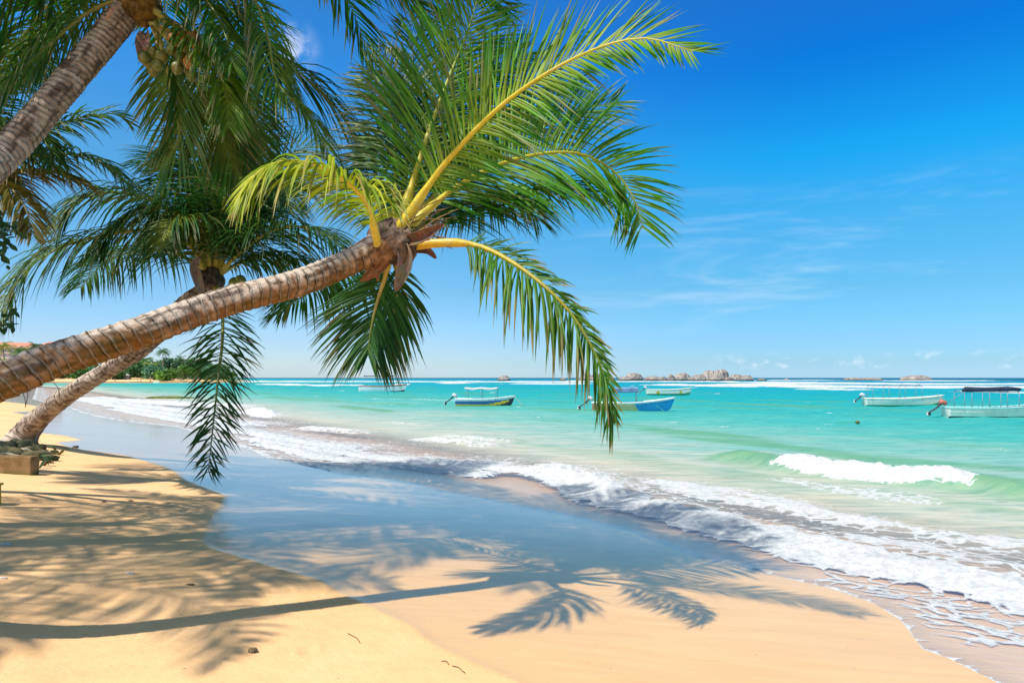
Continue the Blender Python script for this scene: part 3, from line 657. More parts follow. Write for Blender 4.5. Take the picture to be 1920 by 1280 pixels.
vcol_lump('leaf_sheath', p2, P(398, 524, 15.6), .27, (1, 1, 1.1), 15, (.04, .035, .03), (.16, .13, .10), FIBRE, .25, 2., 4)
for k, (x, y) in enumerate([(440, 532), (451, 528), (446, 541), (435, 543), (455, 538)]):
    vcol_lump('coconut', p2, P(x, y, 15.1), .13, (1, 1, 1.15), 30+k, (.10, .15, .02), (.22, .25, .03), NUT, .04)
blade(p2, 'dry_bract', [P(380, 548, 15.3), P(372, 520, 15.2), P(366, 498, 15.2), P(376, 480, 15.2)], .22, (.30, .28, .28))

# ---- upper left palm, heavy with coconuts
SCL = .94
D3 = 8.9
b3 = Vector((-9.9, 5.1, bz(-9.9, 5.1)-.1))
p3 = empty('coconut_palm', b3)
tag(p3, 'coconut palm with bunches of nuts whose tan trunk slants up through the top left corner', 'palm tree', 'coconut palms over the beach')
trunk(p3, [b3, Vector((-9.0, 5.3, 2.8)), P(-260, 500, 6.9), P(-60, 350, 7.5), P(20, 278, 7.9), P(110, 175, 8.3), P(190, 80, 8.7), P(235, 25, 8.9), P(262, -20, 9.0)],
      [(0, .34), (.2, .22), (.5, .19), (.8, .17), (.97, .17), (1, .15)], ring=.075, step=.014, pal='tan', seed=22, amp=.007)
K3 = [([(270, -10), (360, -60), (460, -20), (500, 60), (520, 155), (575, 215), (625, 305)], 7.9, .95, 2.4, UP, 1),
      ([(275, -5), (390, -40), (500, 95), (565, 140), (640, 215), (682, 295)], 9.6, 1.35, 1.6, UP, 0),
      ([(265, -20), (400, -140), (560, -130), (690, -70), (790, 20)], 9.2, 1.25, 1.6, UP, 0),
      ([(265, -25), (420, -200), (620, -190), (760, -110), (850, -10)], 10.5, 1.25, 1.5, UP, 0),
      ([(250, -10), (170, 20), (90, 85), (20, 145), (-60, 220)], 8.0, 1.2, 2.0, UP, 2),
      ([(250, -20), (150, -60), (50, -40), (-50, 20), (-120, 100)], 8.3, 1.25, 2.2, UP, 0),
      ([(250, -20), (170, -30), (90, 10), (40, 80), (-10, 160)], 10.5, 1.1, 2.4, UP, 0),
      ([(285, 40), (310, 110), (325, 190), (335, 260), (300, 320)], 10.2, 1.2, .9, Vector((-.2, -.9, .2)), 3),
      ([(300, 50), (350, 120), (385, 190), (415, 260), (450, 330)], 10.6, 1.3, .9, Vector((0, -.9, .3)), 0),
      ([(300, 30), (380, 80), (440, 150), (480, 240), (500, 340)], 11., 1.3, 1.2, Vector((.2, -.8, .5)), 0),
      ([(290, 20), (345, 60), (390, 100), (420, 160), (430, 240)], 8.2, .9, 1.6, UP, 1),
      ([(255, -30), (240, -160), (260, -320), (330, -420)], 9.6, 1.2, 1.4, UP, 0),
      ([(255, -30), (180, -170), (90, -260), (0, -260)], 9.0, 1.2, 1.4, UP, 0),
      ([(280, -10), (330, -30), (385, 0), (420, 60), (440, 130)], 8.0, .9, 2.0, UP, 2)]
for k, (px, de, lf, dr, up, kk) in enumerate(K3):
    n_ = len(px)
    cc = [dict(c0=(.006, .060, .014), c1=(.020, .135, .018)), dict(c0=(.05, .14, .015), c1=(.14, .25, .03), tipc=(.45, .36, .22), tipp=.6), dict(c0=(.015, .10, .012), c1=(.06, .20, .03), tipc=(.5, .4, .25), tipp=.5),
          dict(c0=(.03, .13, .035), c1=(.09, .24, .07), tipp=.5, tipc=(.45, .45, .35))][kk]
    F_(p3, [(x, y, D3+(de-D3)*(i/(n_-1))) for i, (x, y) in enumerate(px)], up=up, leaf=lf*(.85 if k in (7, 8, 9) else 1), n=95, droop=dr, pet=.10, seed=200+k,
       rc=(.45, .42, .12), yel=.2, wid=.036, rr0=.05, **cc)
for k in range(15):                                   # upper crown, above the picture
    a = k*2*PI/15+.3; c = P(268, -15, 9.0); dv = Vector((math.cos(a), math.sin(a), 0)); ln_ = 4.7; ri = .9+.9*(k % 3)/2
    frond(p3, [c, c+dv*ln_*.25+UP*ri*.9, c+dv*ln_*.55+UP*ri*1.3, c+dv*ln_*.82+UP*ri*1.1, c+dv*ln_+UP*ri*.6], leaf=1.4, n=84, droop=.8, pet=.10, seed=250+k, wid=.06, c0=(.008, .07, .014), c1=(.025, .14, .018))
vcol_lump('leaf_sheath', p3, P(262, 4, 8.9), .25, (1., 1, 1), 25, (.09, .055, .02), (.30, .18, .04), FIBRE, .25, 2., 4)
ptz = [(280, 118), (296, 122), (288, 132), (270, 108), (286, 100), (303, 108), (322, 92), (338, 106), (358, 106), (332, 128), (352, 128), (345, 88), (360, 143), (340, 70), (362, 72), (372, 88), (327, 74), (355, 118)]
for k, (x, y) in enumerate(ptz):
    vcol_lump('coconut', p3, P(x, y, 8.55+random.uniform(-.12, .1)), random.uniform(.060, .076), (1, 1, 1.12), 50+k, (.07, .12, .015) if k < 13 else (.30, .13, .02), (.20, .19, .025) if k < 13 else (.45, .22, .03), NUT, .04)
blade(p3, 'dry_bract', [P(272, 60, 8.7), P(272, 85, 8.6), P(268, 120, 8.6)], .17, (.26, .16, .12))
blade(p3, 'dry_bract', [P(228, 5, 8.6), P(212, 22, 8.5), P(198, 38, 8.5)], .06, (.55, .36, .25))
for x0, y0, x1, y1 in ((285, 50, 290, 105), (300, 50, 345, 95), (300, 40, 355, 70)):
    mb = MB(); a, b = P(x0, y0, 8.8), P(x1, y1, 8.6); mb.tube([x-a for x in catmull([a, (a+b)/2+Vector((.05, 0, .05)), b], 8)[0]], .022, 7)
    o = mk('nut_stalk', mb.v, mb.f, RACH, p3, True, [(.30, .24, .04)]*len(mb.v)); o.location = a-p3.location

SCL = 1.0
# ---- palm reaching in from beyond the left edge
D4 = 11.
b4 = Vector((-14.5, 12.5, bz(-14.5, 12.5)-.1)); p4 = empty('coconut_palm', b4)
tag(p4, 'coconut palm standing beyond the left edge, only browned lower fronds reaching into the picture', 'palm tree', 'coconut palms over the beach')
trunk(p4, [b4, Vector((-13.8, 12.2, 3.)), P(-150, 420, 11.3), P(-110, 320, 11.)], [(0, .3), (.3, .22), (1, .2)], ring=.1, step=.03, nseg=24, pal='grey', seed=31)
for k, (px, de, lf, dr, br_) in enumerate([
        ([(-100, 315), (0, 260), (80, 242), (161, 219), (215, 214), (245, 232)], 12., .85, 1.8, 0), ([(-100, 318), (-20, 290), (70, 292), (140, 290), (200, 310), (252, 362)], 10.8, 1.0, 1.8, 0),
        ([(-100, 322), (-30, 330), (50, 318), (110, 325), (165, 350)], 10.5, .85, 1.8, 1), ([(-100, 325), (-40, 330), (10, 345), (45, 385), (60, 440)], 10.3, .9, 1.6, 1),
        ([(-105, 310), (-60, 240), (0, 180), (60, 150), (120, 160)], 12.5, 1.2, 1.6, 0), ([(-105, 310), (-50, 190), (20, 90), (100, 50)], 13.5, 1.3, 1.4, 0),
        ([(-110, 310), (-70, 200), (-20, 120), (30, 90), (70, 110), (90, 170)], 11.5, 1.3, 1.8, 0), ([(-105, 315), (-30, 255), (30, 235), (80, 260), (100, 310)], 10.2, 1.0, 2.0, 0),
        ([(-110, 310), (-170, 230), (-260, 200), (-350, 250)], 11., 1.2, 1.8, 0), ([(-110, 310), (-180, 320), (-260, 370)], 10.5, 1.2, 1.8, 0),
        ([(-105, 312), (-60, 270), (-20, 290), (10, 340)], 11.6, 1.2, 2.0, 0)]):
    n_ = len(px)
    F_(p4, [(x, y, D4+(de-D4)*(i/(n_-1))) for i, (x, y) in enumerate(px)], leaf=lf, n=70, droop=dr, pet=.1, seed=300+k, wid=.046, rr0=.05,
       **(dict(c0=(.16, .10, .04), c1=(.20, .19, .05), rc=(.35, .25, .10), tipp=.6) if br_ else dict(c0=(.03, .09, .018), c1=(.08, .16, .03), rc=(.42, .40, .10), tipp=.35)))

# ---- palm outside the frame whose fronds stripe the dry sand
def shade_palm(bx, by, crown, fr_list, seed, label):
    b = Vector((bx, by, bz(bx, by)-.1)); o = empty('coconut_palm', b); tag(o, label, 'palm tree', 'coconut palms over the beach')
    c = Vector(crown); trunk(o, [b, b.lerp(c, .4)+Vector((-.3, 0, 0)), c], [(0, .3), (.3, .2), (1, .17)], ring=.1, step=.04, nseg=20, pal='grey', seed=seed)
    for k, (az, ln_, rise, fall) in enumerate(fr_list):
        a = math.radians(az); dv = Vector((math.sin(a), math.cos(a), 0))
        frond(o, [c, c+dv*ln_*.25+UP*rise*.7, c+dv*ln_*.55+UP*rise, c+dv*ln_*.82+UP*(rise-fall*.4), c+dv*ln_+UP*(rise-fall)], leaf=1.1, n=64, droop=1.3, pet=.12, seed=seed+k, wid=.05,
              c0=(.03, .09, .018), c1=(.08, .16, .03))
    return o
shade_palm(-9.9, 1.4, (-8.0, 3.6, 7.2), [(10, 4.2, .8, 1.3), (48, 4.1, .9, 1.2), (80, 3.9, .9, 1.3), (112, 3.6, .8, 1.6), (150, 3.2, .7, 1.5), (200, 3., .8, 1.5), (250, 3.2, .9, 1.5), (300, 3.4, .9, 1.5), (335, 3.8, .8, 1.4)], 400,
           'coconut palm out of frame left whose fronds stripe the dry sand with shade')
shade_palm(-11.5, 5.0, (-8.3, 6.0, 7.6), [(5, 3.8, .7, 1.3), (60, 3.9, .9, 1.2), (95, 4.3, .9, 1.1), (130, 3.8, .8, 1.5), (180, 3.2, .7, 1.5), (230, 3., .8, 1.5), (290, 3.2, .9, 1.5), (330, 3.4, .9, 1.5)], 420,
           'coconut palm out of frame on the left, standing inland of the nut-laden palm')

# ------------------------------------------------------------------ broadleaf trees
def leafmesh(name, parent, centers, rads, nleaf, size, c0, c1, seed=0, shell=.55, squash=.8):
    rg = np.random.default_rng(seed); vs = []; fs = []; cs = []
    for (cx, cy, cz), r in zip(centers, rads):
        tone = rg.uniform(.6, 1.35)
        for q in range(int(nleaf*(r/max(rads))**2)):
            v = rg.normal(size=3); v /= np.linalg.norm(v); rad = r*(shell+(1-shell)*rg.random()**.5)*(1+.18*rg.normal())
            p = np.array((cx, cy, cz))+v*rad*np.array((1, 1, squash))
            a = rg.normal(size=3)+v*1.2; a /= np.linalg.norm(a); b = np.cross(a, rg.normal(size=3)); b /= np.linalg.norm(b); c = np.cross(a, b)
            s = size*rg.uniform(.6, 1.3); o = len(vs)
            vs += [p-b*s, p-c*s*.5+a*s*.12, p+b*s, p+c*s*.5+a*s*.12]; fs.append((o, o+1, o+2, o+3))
            k = rg.random(); col = [(c0[j]+(c1[j]-c0[j])*k)*tone for j in range(3)]; cs += [col]*4
    return mk(name, vs, fs, LEAFB, parent, False, cs)
# leafy branch tips at the left edge
bt = Vector((-12.5, 8.6, bz(-12.5, 8.6)-.1)); tr = empty('broadleaf_tree', bt)
tag(tr, 'broadleaf tree at the left edge with glossy dark leaves poking in under the fronds', 'tree')
mb = MB()
for pts, r in (([bt, Vector((-12.3, 8.7, 3)), P(-260, 480, 9.3), P(-160, 350, 9.2)], (.2, .17, .12, .08)), ([P(-260, 500, 9.3), P(-120, 470, 9.), P(-40, 450, 8.9), P(22, 440, 8.8)], (.08, .05, .03, .008)),
               ([P(-250, 560, 9.3), P(-120, 600, 9.), P(-50, 600, 8.8), P(18, 611, 8.7)], (.06, .03, .02, .006)), ([P(-100, 470, 9), P(-40, 410, 8.9), P(12, 400, 8.8)], (.03, .02, .006))):
    mb.tube([x-bt for x in pts], r, 7)
o = mk('trunk', mb.v, mb.f, BARK, tr, True, [(.10, .08, .06)]*len(mb.v))
vs = []; fs = []; cs = []
rg = random.Random(5)
def bleaf(c, d, s):
    d = d.normalized(); sd = d.cross(Vector((rg.uniform(-.4, .4), rg.uniform(-1, -.2), rg.uniform(.2, 1)))).normalized(); nn = sd.cross(d); b = len(vs)
    for k, w in enumerate((.04, .30, .46, .50, .34, .04)):
        q = c+d*s*k/5-nn*s*.06*(k/5)**2; vs.extend([q-sd*w*s*.5+nn*.06*s*w, q, q+sd*w*s*.5+nn*.06*s*w]); g = rg.uniform(.7, 1.3); cs.extend([(.03*g, .085*g, .028*g)]*3)
    for k in range(5): o_ = b+k*3; fs.extend([(o_, o_+1, o_+4, o_+3), (o_+1, o_+2, o_+5, o_+4)])
for (px, py, sx, sy, cnt) in ((8, 410, 22, 18, 16), (14, 440, 20, 20, 20), (-10, 470, 26, 30, 30), (-30, 430, 40, 50, 60), (14, 590, 10, 14, 7), (2, 606, 14, 10, 10), (-40, 600, 30, 20, 24), (20, 612, 6, 5, 3), (-90, 480, 60, 90, 120)):
    for q in range(cnt):
        c = P(px+rg.uniform(-sx, sx), py+rg.uniform(-sy, sy), 8.8+rg.uniform(-.4, .4))-bt
        bleaf(c, Vector((rg.uniform(-.6, 1), rg.uniform(-.6, .6), rg.uniform(-1, .5))), rg.uniform(.09, .15))
mk('crown', vs, fs, LEAFB, tr, True, cs)

# far trees behind the cove
def far_tree(px, top, d, w, c0, c1, seed, label):
    x = (px-960)/1280*d; z0 = bz(x, d); zt = CH+(708-top)/1280*d
    o = empty('broadleaf_tree', (x, d, z0)); tag(o, label, 'tree', 'trees behind the far beach')
    h = zt-z0; mb = MB(); mb.tube([(0, 0, -.3), (.2, 0, h*.3), (0, .2, h*.7)], [w*.06, w*.045, w*.02], 7); 
    for a in range(4):
        mb.tube([(.1, 0, h*.35), (math.cos(a*1.6)*w*.3, math.sin(a*1.6)*w*.3, h*.65)], [w*.03, w*.01], 5)
    mk('trunk', mb.v, mb.f, BARK, o, True, [(.16, .12, .09)]*len(mb.v))
    rg = random.Random(seed); cen = []; rad = []
    for q in range(11):
        a = rg.uniform(0, 2*PI); rr_ = rg.uniform(.1, .42)*w; cen.append((math.cos(a)*rr_, math.sin(a)*rr_, h*rg.uniform(.32, .80))); rad.append(rg.uniform(.16, .27)*w*1.1)
    cen.append((0, 0, h-.2*w)); rad.append(.22*w)
    leafmesh('crown', o, cen, rad, 190, .055*w+.12, c0, c1, seed)
gr = [((.08, .21, .05), (.18, .34, .07)), ((.05, .15, .05), (.12, .26, .08)), ((.14, .28, .05), (.26, .42, .08)), ((.07, .19, .12), (.14, .29, .17))]
lbl = ['far round tree with mid green crown above the cove sand', 'far dark green tree in the cove treeline', 'far bright yellow-green bushy tree on the cove shore', 'far blue-green spreading tree behind the cove sand']
ft = [(118, 692, 380, 11, 0), (138, 698, 400, 9, 2), (155, 700, 372, 8, 1), (172, 692, 410, 12, 0), (195, 688, 390, 12, 3), (212, 694, 370, 9, 1), (228, 684, 420, 14, 0), (243, 690, 380, 10, 1),
      (258, 676, 430, 15, 0), (275, 688, 385, 11, 1), (290, 692, 372, 9, 3), (313, 697, 366, 10, 2), (300, 680, 440, 13, 1), (328, 676, 425, 14, 3), (345, 690, 400, 10, 0), (360, 682, 430, 13, 1),
      (378, 676, 440, 14, 0), (396, 692, 420, 10, 3), (412, 688, 450, 12, 1), (428, 700, 460, 8, 0), (20, 682, 360, 12, 1), (60, 676, 370, 12, 0), (95, 684, 375, 11, 1), (-20, 676, 350, 14, 0), (78, 668, 400, 12, 3), (45, 660, 420, 10, 0)]
nth = {0: 0, 1: 0, 2: 0, 3: 0}
refs = {}
places = ['beside the hotel end', 'just right of the hotel', 'left of the second palm trunk', 'under the big leaning trunk', 'right of the second palm trunk', 'left of the tall far palm', 'right of the tall far palm', 'behind the hanging frond', 'at the right end of the treeline']
def place_of(px):
    if px < 30: return 'below the hotel at the left frame edge'
    if px < 80: return 'in front of the hotel end roof' if px > 50 else 'in front of the middle of the hotel wall'
    if px < 110: return 'by the right corner of the hotel'
    if px < 165: return 'low under the big leaning trunk' if px < 145 else 'seen between the two trunks'
    if px < 205: return 'touching the left side of the second trunk'
    if px < 235: return 'just right of the second trunk'
    if px < 265: return 'between the second trunk and the far palms'
    if px < 295: return 'below the left far palm'
    if px < 318: return 'below the tallest far palm'
    if px < 350: return 'just left of the hanging frond'
    if px < 385: return 'behind the left half of the hanging frond'
    return 'behind the right half of the hanging frond' if px < 420 else 'last at the seaward end of the treeline'
for k, (px, top, d, w, kd) in enumerate(ft):
    size = 'tall' if top < 680 else 'low'; 
    far_tree(px, top-5, d, w*1.15, *gr[kd], 500+k, f"{size} {['mid green', 'dark green', 'bright yellow-green', 'blue-green'][kd]} tree {place_of(px)}, {'back' if d > 405 else 'front'} row")
def far_palm(px, top, d, seed, c0, c1, label):
    x = (px-960)/1280*d; z0 = bz(x, d); zt = CH+(708-top)/1280*d; o = empty('coconut_palm', (x, d, z0)); tag(o, label, 'palm tree', 'palms behind the far beach')
    rg = random.Random(seed); c = Vector((rg.uniform(-2, 2), 0, zt-z0-2.2)); mb = MB(); mb.tube([x_ for x_ in catmull([Vector((0, 0, -.3)), c*.5+Vector((.5, 0, 0)), c], 8)[0]], [.4, .32, .28, .26, .24, .22, .22, .2], 7)
    mk('trunk', mb.v, mb.f, BARK, o, True, [(.30, .25, .20)]*len(mb.v))
    vs = []; fs = []; cs = []
    for k in range(20):
        a = k*2.4+rg.uniform(-.3, .3); el = rg.uniform(-.3, 1.2); dv = Vector((math.cos(a)*math.cos(el), math.sin(a)*math.cos(el), math.sin(el))); p = c.copy(); st = .62
        for q in range(9):
            S = dv.cross(UP).normalized() if abs(dv.z) < .99 else Vector((1, 0, 0)); w = 1.5*math.sin(PI*(.12+.8*q/9)); g = rg.uniform(.6, 1.3)
            for sd in (-1, 1):
                for m_ in (0, .33):
                    b = len(vs); p_ = p+dv*m_; tip = p_+S*sd*w+dv*.5-UP*w*.55; vs += [p_, p_+dv*.22, tip]; fs.append((b, b+1, b+2)); cs += [[(c0[j]+(c1[j]-c0[j])*rg.random())*g for j in range(3)]]*3
            p = p+dv*st; dv = (dv-UP*.20).normalized()
    mk('crown', vs, fs, LEAF, o, False, cs)
for k, (px, top, d, cc, l) in enumerate([(10, 641, 330, 1, 'yellow-green far palm against the hotel wall at the left frame edge'), (32, 650, 345, 0, 'far palm with mid green crown before the middle of the hotel'), (62, 641, 360, 2, 'dark far palm rising above the hotel roof edge'),
                          (48, 655, 335, 0, 'low far palm between the dark palm and the yellow-green one'), (268, 667, 405, 0, 'far palm with feathery crown, left of the tallest far one'), (302, 652, 410, 0, 'tallest palm of the far treeline, right of the second trunk'),
                          (284, 678, 395, 1, 'short yellow-green far palm between the two feathery ones'), (345, 668, 420, 0, 'far palm seen through the left side of the hanging frond'), (20, 672, 320, 1, 'low yellowish palm at the left edge, just above the big trunk'), (385, 678, 430, 2, 'dark far palm right behind the hanging frond')]):
    c0, c1 = [((.05, .14, .04), (.12, .22, .07)), ((.18, .24, .04), (.32, .34, .07)), ((.02, .09, .05), (.05, .15, .07))][cc]
    far_palm(px, top, d, 700+k, c0, c1, l)
# undergrowth that reads as one mass
rg = np.random.default_rng(77); cen = []; rad = []
for px in np.arange(-60, 450, 5.0):
    d = 395+rg.uniform(-20, 40)+max(0, px-350)*.5; x = (px-960)/1280*d; cen.append((x, d, bz(x, d)+rg.uniform(.8, 3.))); rad.append(rg.uniform(1.6, 3.4))
tag(leafmesh('undergrowth', None, cen, rad, 120, .55, (.05, .13, .04), (.11, .23, .06), 88), 'continuous green undergrowth behind the sand of the far cove', 'undergrowth', kind='stuff')

# ------------------------------------------------------------------ hotel
TILE = simple('roof_tile', (.62, .24, .15), .8, .25, .6, .2); WALL = simple('hotel_wall', (.52, .42, .38), .85, .15, .3, .2); GLS = simple('window_glass', (.16, .24, .28), .15, .3, .5, .6); WHT = simple('white_trim', (.72, .70, .66), .6, .1, .4)
def hotel():
    d = 470.; X0, X1 = (-260-960)/1280*d, (66-960)/1280*d; z0 = bz((X0+X1)/2, d)-1; ze = CH+(708-649)/1280*d; zr = CH+(708-638)/1280*d
    o = empty('hotel', (X1, d, z0)); tag(o, 'long hotel with terracotta hipped roof and balcony windows above the far trees', 'hotel')
    mb = MB(); mb.box((X0-X1, 0, 0), (0, 14, ze-z0)); mb.build('wall', WALL, o)
    Xt0, Xt1 = (58-960)/1280*d-X1, (110-960)/1280*d-X1; zt = CH+(708-651)/1280*d-z0
    mb = MB(); mb.box((Xt0+1.2, -3, 0), (Xt1-1.2, 12.9, zt)); mb.build('end_wall', WALL, o)
    h = ze-z0; r = zr-z0; mb = MB(); a = X0-X1-1
    mb.add([(a, -1.5, h-.3), (3, -1.5, h-1.6), (3, 15.5, h-1.6), (a, 15.5, h-.3), (a+6, 7, r+1.0), (-8, 7, r-1.2)], [(0, 1, 5, 4), (1, 2, 5), (2, 3, 4, 5), (3, 0, 4), (0, 3, 2, 1)]); mb.build('roof', TILE, o)
    mb = MB(); pk = CH+(708-640)/1280*d-z0; cx = (87-960)/1280*d-X1; s = 1.
    e = zt-.2
    mb.add([(Xt0, -4.5, e), (Xt1, -4.5, e), (Xt1, 14.4, e), (Xt0, 14.4, e), (cx-4.5, 1.8, e+2.6), (cx+4.5, 1.8, e+2.6), (cx+4.5, 9, e+2.6), (cx-4.5, 9, e+2.6), (cx-1., 4.5, pk), (cx+1., 4.5, pk), (cx+1, 6, pk), (cx-1, 6, pk)],
           [(0, 1, 5, 4), (1, 2, 6, 5), (2, 3, 7, 6), (3, 0, 4, 7), (4, 5, 9, 8), (5, 6, 10, 9), (6, 7, 11, 10), (7, 4, 8, 11), (8, 9, 10, 11), (0, 3, 2, 1)]); mb.build('pavilion_roof', TILE, o)
    for fl in range(3):
        z = h-3.6-fl*3.5
        mb = MB(); mb.box((X0-X1, -1.2, z-1.0), (-.2, -.004, z-.75)); mb.build('balcony', WHT, o)
        for k in range(13):
            x = -4.5-k*4.4
            w = mk('window', [(x, -.03, z), (x+2.4, -.03, z), (x+2.4, -.03, z+2.1), (x, -.03, z+2.1)], [(0, 1, 2, 3)], GLS, o, False)
            mb = MB(); mb.box((x-.15, -.14, z-.15), (x, .0-.01, z+2.25)); mb.box((x+2.4, -.14, z-.15), (x+2.55, -.01, z+2.25)); mb.box((x, -.14, z+2.1), (x+2.4, -.01, z+2.25)); mb.box((x+1.12, -.12, z), (x+1.24, -.035, z+2.1)); mb.build('frame', WHT, w)
        for k in range(4):
            x = Xt0+3+k*3.7; zz = zt-3.-fl*3.5
            w = mk('window', [(x, -3.03, zz), (x+2.2, -3.03, zz), (x+2.2, -3.03, zz+1.9), (x, -3.03, zz+1.9)], [(0, 1, 2, 3)], GLS, o, False)
            mb = MB(); mb.box((x-.3, -3.14, zz-.2), (x, -3.01, zz+2.)); mb.box((x+2.2, -3.14, zz-.2), (x+2.5, -3.01, zz+2.)); mb.box((x, -3.14, zz+1.9), (x+2.2, -3.01, zz+2.)); mb.build('frame', WHT, w)
hotel()
# beach huts and parasols of the far cove
def hut(px, d, w, h, mroof, mwall, label):
    x = (px-960)/1280*d; z = bz(x, d); o = empty('beach_hut', (x, d, z)); tag(o, label, 'hut', 'huts behind the far beach')
    mb = MB(); mb.box((-w/2, 0, -.5), (w/2, w*.7, h)); mb.build('wall', mwall, o)
    mb = MB(); mb.add([(-w*.65, -w*.15, h-.1), (w*.65, -w*.15, h-.1), (w*.65, w*.85, h-.1), (-w*.65, w*.85, h-.1), (-w*.2, w*.35, h+w*.3), (w*.2, w*.35, h+w*.3)], [(0, 1, 5, 4), (1, 2, 5), (2, 3, 4, 5), (3, 0, 4), (0, 3, 2, 1)]); mb.build('roof', mroof, o)
    mb = MB(); mb.box((-w*.12, -.06, 0), (w*.12, -.01, h*.75)); mb.build('door', GLS, o)
hut(304, 384, 5, 3.2, TILE, WHT, 'small hut with orange roof just below the tallest far palm')
hut(228, 374, 5.5, 2.2, WHT, WALL, 'low pale-roofed hut just right of the second trunk')
hut(166, 376, 6, 1.8, TILE, WHT, 'low hut with reddish roof seen under the big leaning trunk')
hut(292, 372, 3.2, 2., WHT, WALL, 'tiny white beach hut left of the orange-roofed one')

# tiny bathers on the far sand
SK = simple('sun_tanned_skin', (.42, .24, .16), .7); CL = [simple('cloth_red', (.6, .08, .06), .8), simple('cloth_white', (.75, .75, .72), .8), simple('cloth_blue', (.06, .12, .35), .8)]
def person(px, py, d, ci, label, stride=.12):
    x = (px-960)/1280*d; z = bz(x, d)
    o = empty('person', (x, d, z)); tag(o, label, 'person', 'people on the far beach')
    V = [(0, 0, .92), (0, 0, 1.15), (0, 0, 1.38), (0, 0, 1.50), (0, -.01, 1.62), (0, -.01, 1.72), (.10, 0, .86), (.11+stride*.3, stride, .48), (.11, stride*.6, .06), (.11, stride*.6-.13, .02), (-.10, 0, .86), (-.11, -stride, .48), (-.11, -stride*.6, .06), (-.11, -stride*.6-.13, .02),
         (.19, 0, 1.38), (.25, .03, 1.10), (.25, -.08, .86), (-.19, 0, 1.38), (-.25, -.02, 1.10), (-.25, -.12, .88)]
    E = [(0, 1), (1, 2), (2, 3), (3, 4), (4, 5), (0, 6), (6, 7), (7, 8), (8, 9), (0, 10), (10, 11), (11, 12), (12, 13), (2, 14), (14, 15), (15, 16), (2, 17), (17, 18), (18, 19)]
    rad = [.14, .12, .14, .055, .09, .08, .09, .06, .04, .035, .09, .06, .04, .035, .055, .04, .03, .055, .04, .03]
    me = bpy.data.meshes.new('body'); me.from_pydata(V, E, []); b = bpy.data.objects.new('body', me); COL.objects.link(b); b.parent = o
    md = b.modifiers.new('s', 'SKIN'); sk = me.skin_vertices[0].data
    for i, r in enumerate(rad): sk[i].radius = (r, r)
    sk[0].use_root = True; b.modifiers.new('u', 'SUBSURF').levels = 1; me.materials.append(SK)
    mb = MB(); mb.tube([(0, 0, 1.0), (0, 0, .90), (0, 0, .62)], [.165, .19, .215], 12); mb.build('shorts', CL[ci], o, True)
for a in [(264, 714, 352, 0, 'person in red shorts standing on the far sand beside the taller pair'), (258, 714, 351, 1, 'person in white standing on the far sand, left of the red one'), (216, 715, 349, 2, 'person in dark shorts just right of the second trunk on the far sand'),
          (323, 713, 361, 0, 'person in red near the hanging frond on the far sand'), (282, 714, 353, 2, 'person in dark shorts midway along the far sand'), (338, 713, 366, 1, 'person in white farthest right on the far sand')]:
    person(*a)

# ------------------------------------------------------------------ sea rocks
def m_rock():
    m, nt = newmat('sea_rock'); o = objco(nt); n = noise(nt, o, .22, 6, .65, .4); n2 = noise(nt, o, 1.2, 5, .7); n3 = noise(nt, o, .5, 5, .7, .6, (1, 1, .25))
    c = mixc(nt, mapr(nt, n, .35, .65), (.30, .25, .21), (.52, .45, .39)); c = mixc(nt, mapr(nt, n3, .48, .58, 0., .85), c, (.13, .105, .10))
    z = N(nt, 'ShaderNodeSeparateXYZ'); L(nt, pos(nt), z.inputs[0]); c = mixc(nt, mapr(nt, z.outputs[2], .3, 1.8, 1., 0.), c, (.09, .075, .06))
    out(nt, pbsdf(nt, c, .9, bump(nt, mth(nt, 'ADD', n, n2), 1., .6), .2).outputs[0]); return m
ROCK = m_rock()
rk = [ # px, width px, top y, depth, label
 (945, 22, 704, 640, 'lone low boulder on the horizon above the blue and yellow boat'), (1056, 14, 708, 620, 'small flat rock left of the boulders behind the hanging frond tip'),
 (1098, 22, 697.5, 640, 'rounded boulder on the horizon just left of the drooping frond tip'), (1117, 20, 698.5, 650, 'rounded boulder on the horizon hidden partly by the drooping frond tip'),
 (1105, 40, 706, 600, 'flat wide slab at the foot of the two boulders by the frond tip'),
 (1172, 26, 706, 610, 'low slab forming the left foot of the boulder islet'), (1188, 30, 698, 640, 'rounded grey boulder at the left end of the islet'), (1225, 36, 704.5, 620, 'low flat rock right of the left islet boulder'),
 (1243, 14, 704.5, 600, 'dark little rock in the gap of the islet'), (1258, 14, 702, 610, 'small round boulder in the middle of the islet'), (1280, 34, 700.5, 640, 'pale boulder with dark left edge in mid islet'),
 (1310, 32, 702.5, 615, 'low broad boulder left of the biggest one'), (1334, 40, 694, 660, 'left half of the biggest double boulder'), (1352, 32, 692.5, 650, 'highest dome of the rock islet'), (1340, 30, 705, 590, 'low rock before the highest dome'),
 (1366, 14, 706, 590, 'small rock at the right foot of the highest dome'), (1382, 30, 702, 640, 'long low rock right of the highest dome'), (1400, 26, 704, 620, 'round low rock at the right end of the islet'), (1428, 18, 709, 600, 'tiny wave-washed rock off the right end of the islet'),
 (1475, 10, 709, 640, 'tiny rock in the white surf right of the islet'), (1598, 36, 707.5, 640, 'left part of the long flat islet above the white boat'), (1632, 44, 707.5, 660, 'right part of the long flat islet above the white boat'), (1718, 52, 703.5, 640, 'humped brown islet between the two white boats')]
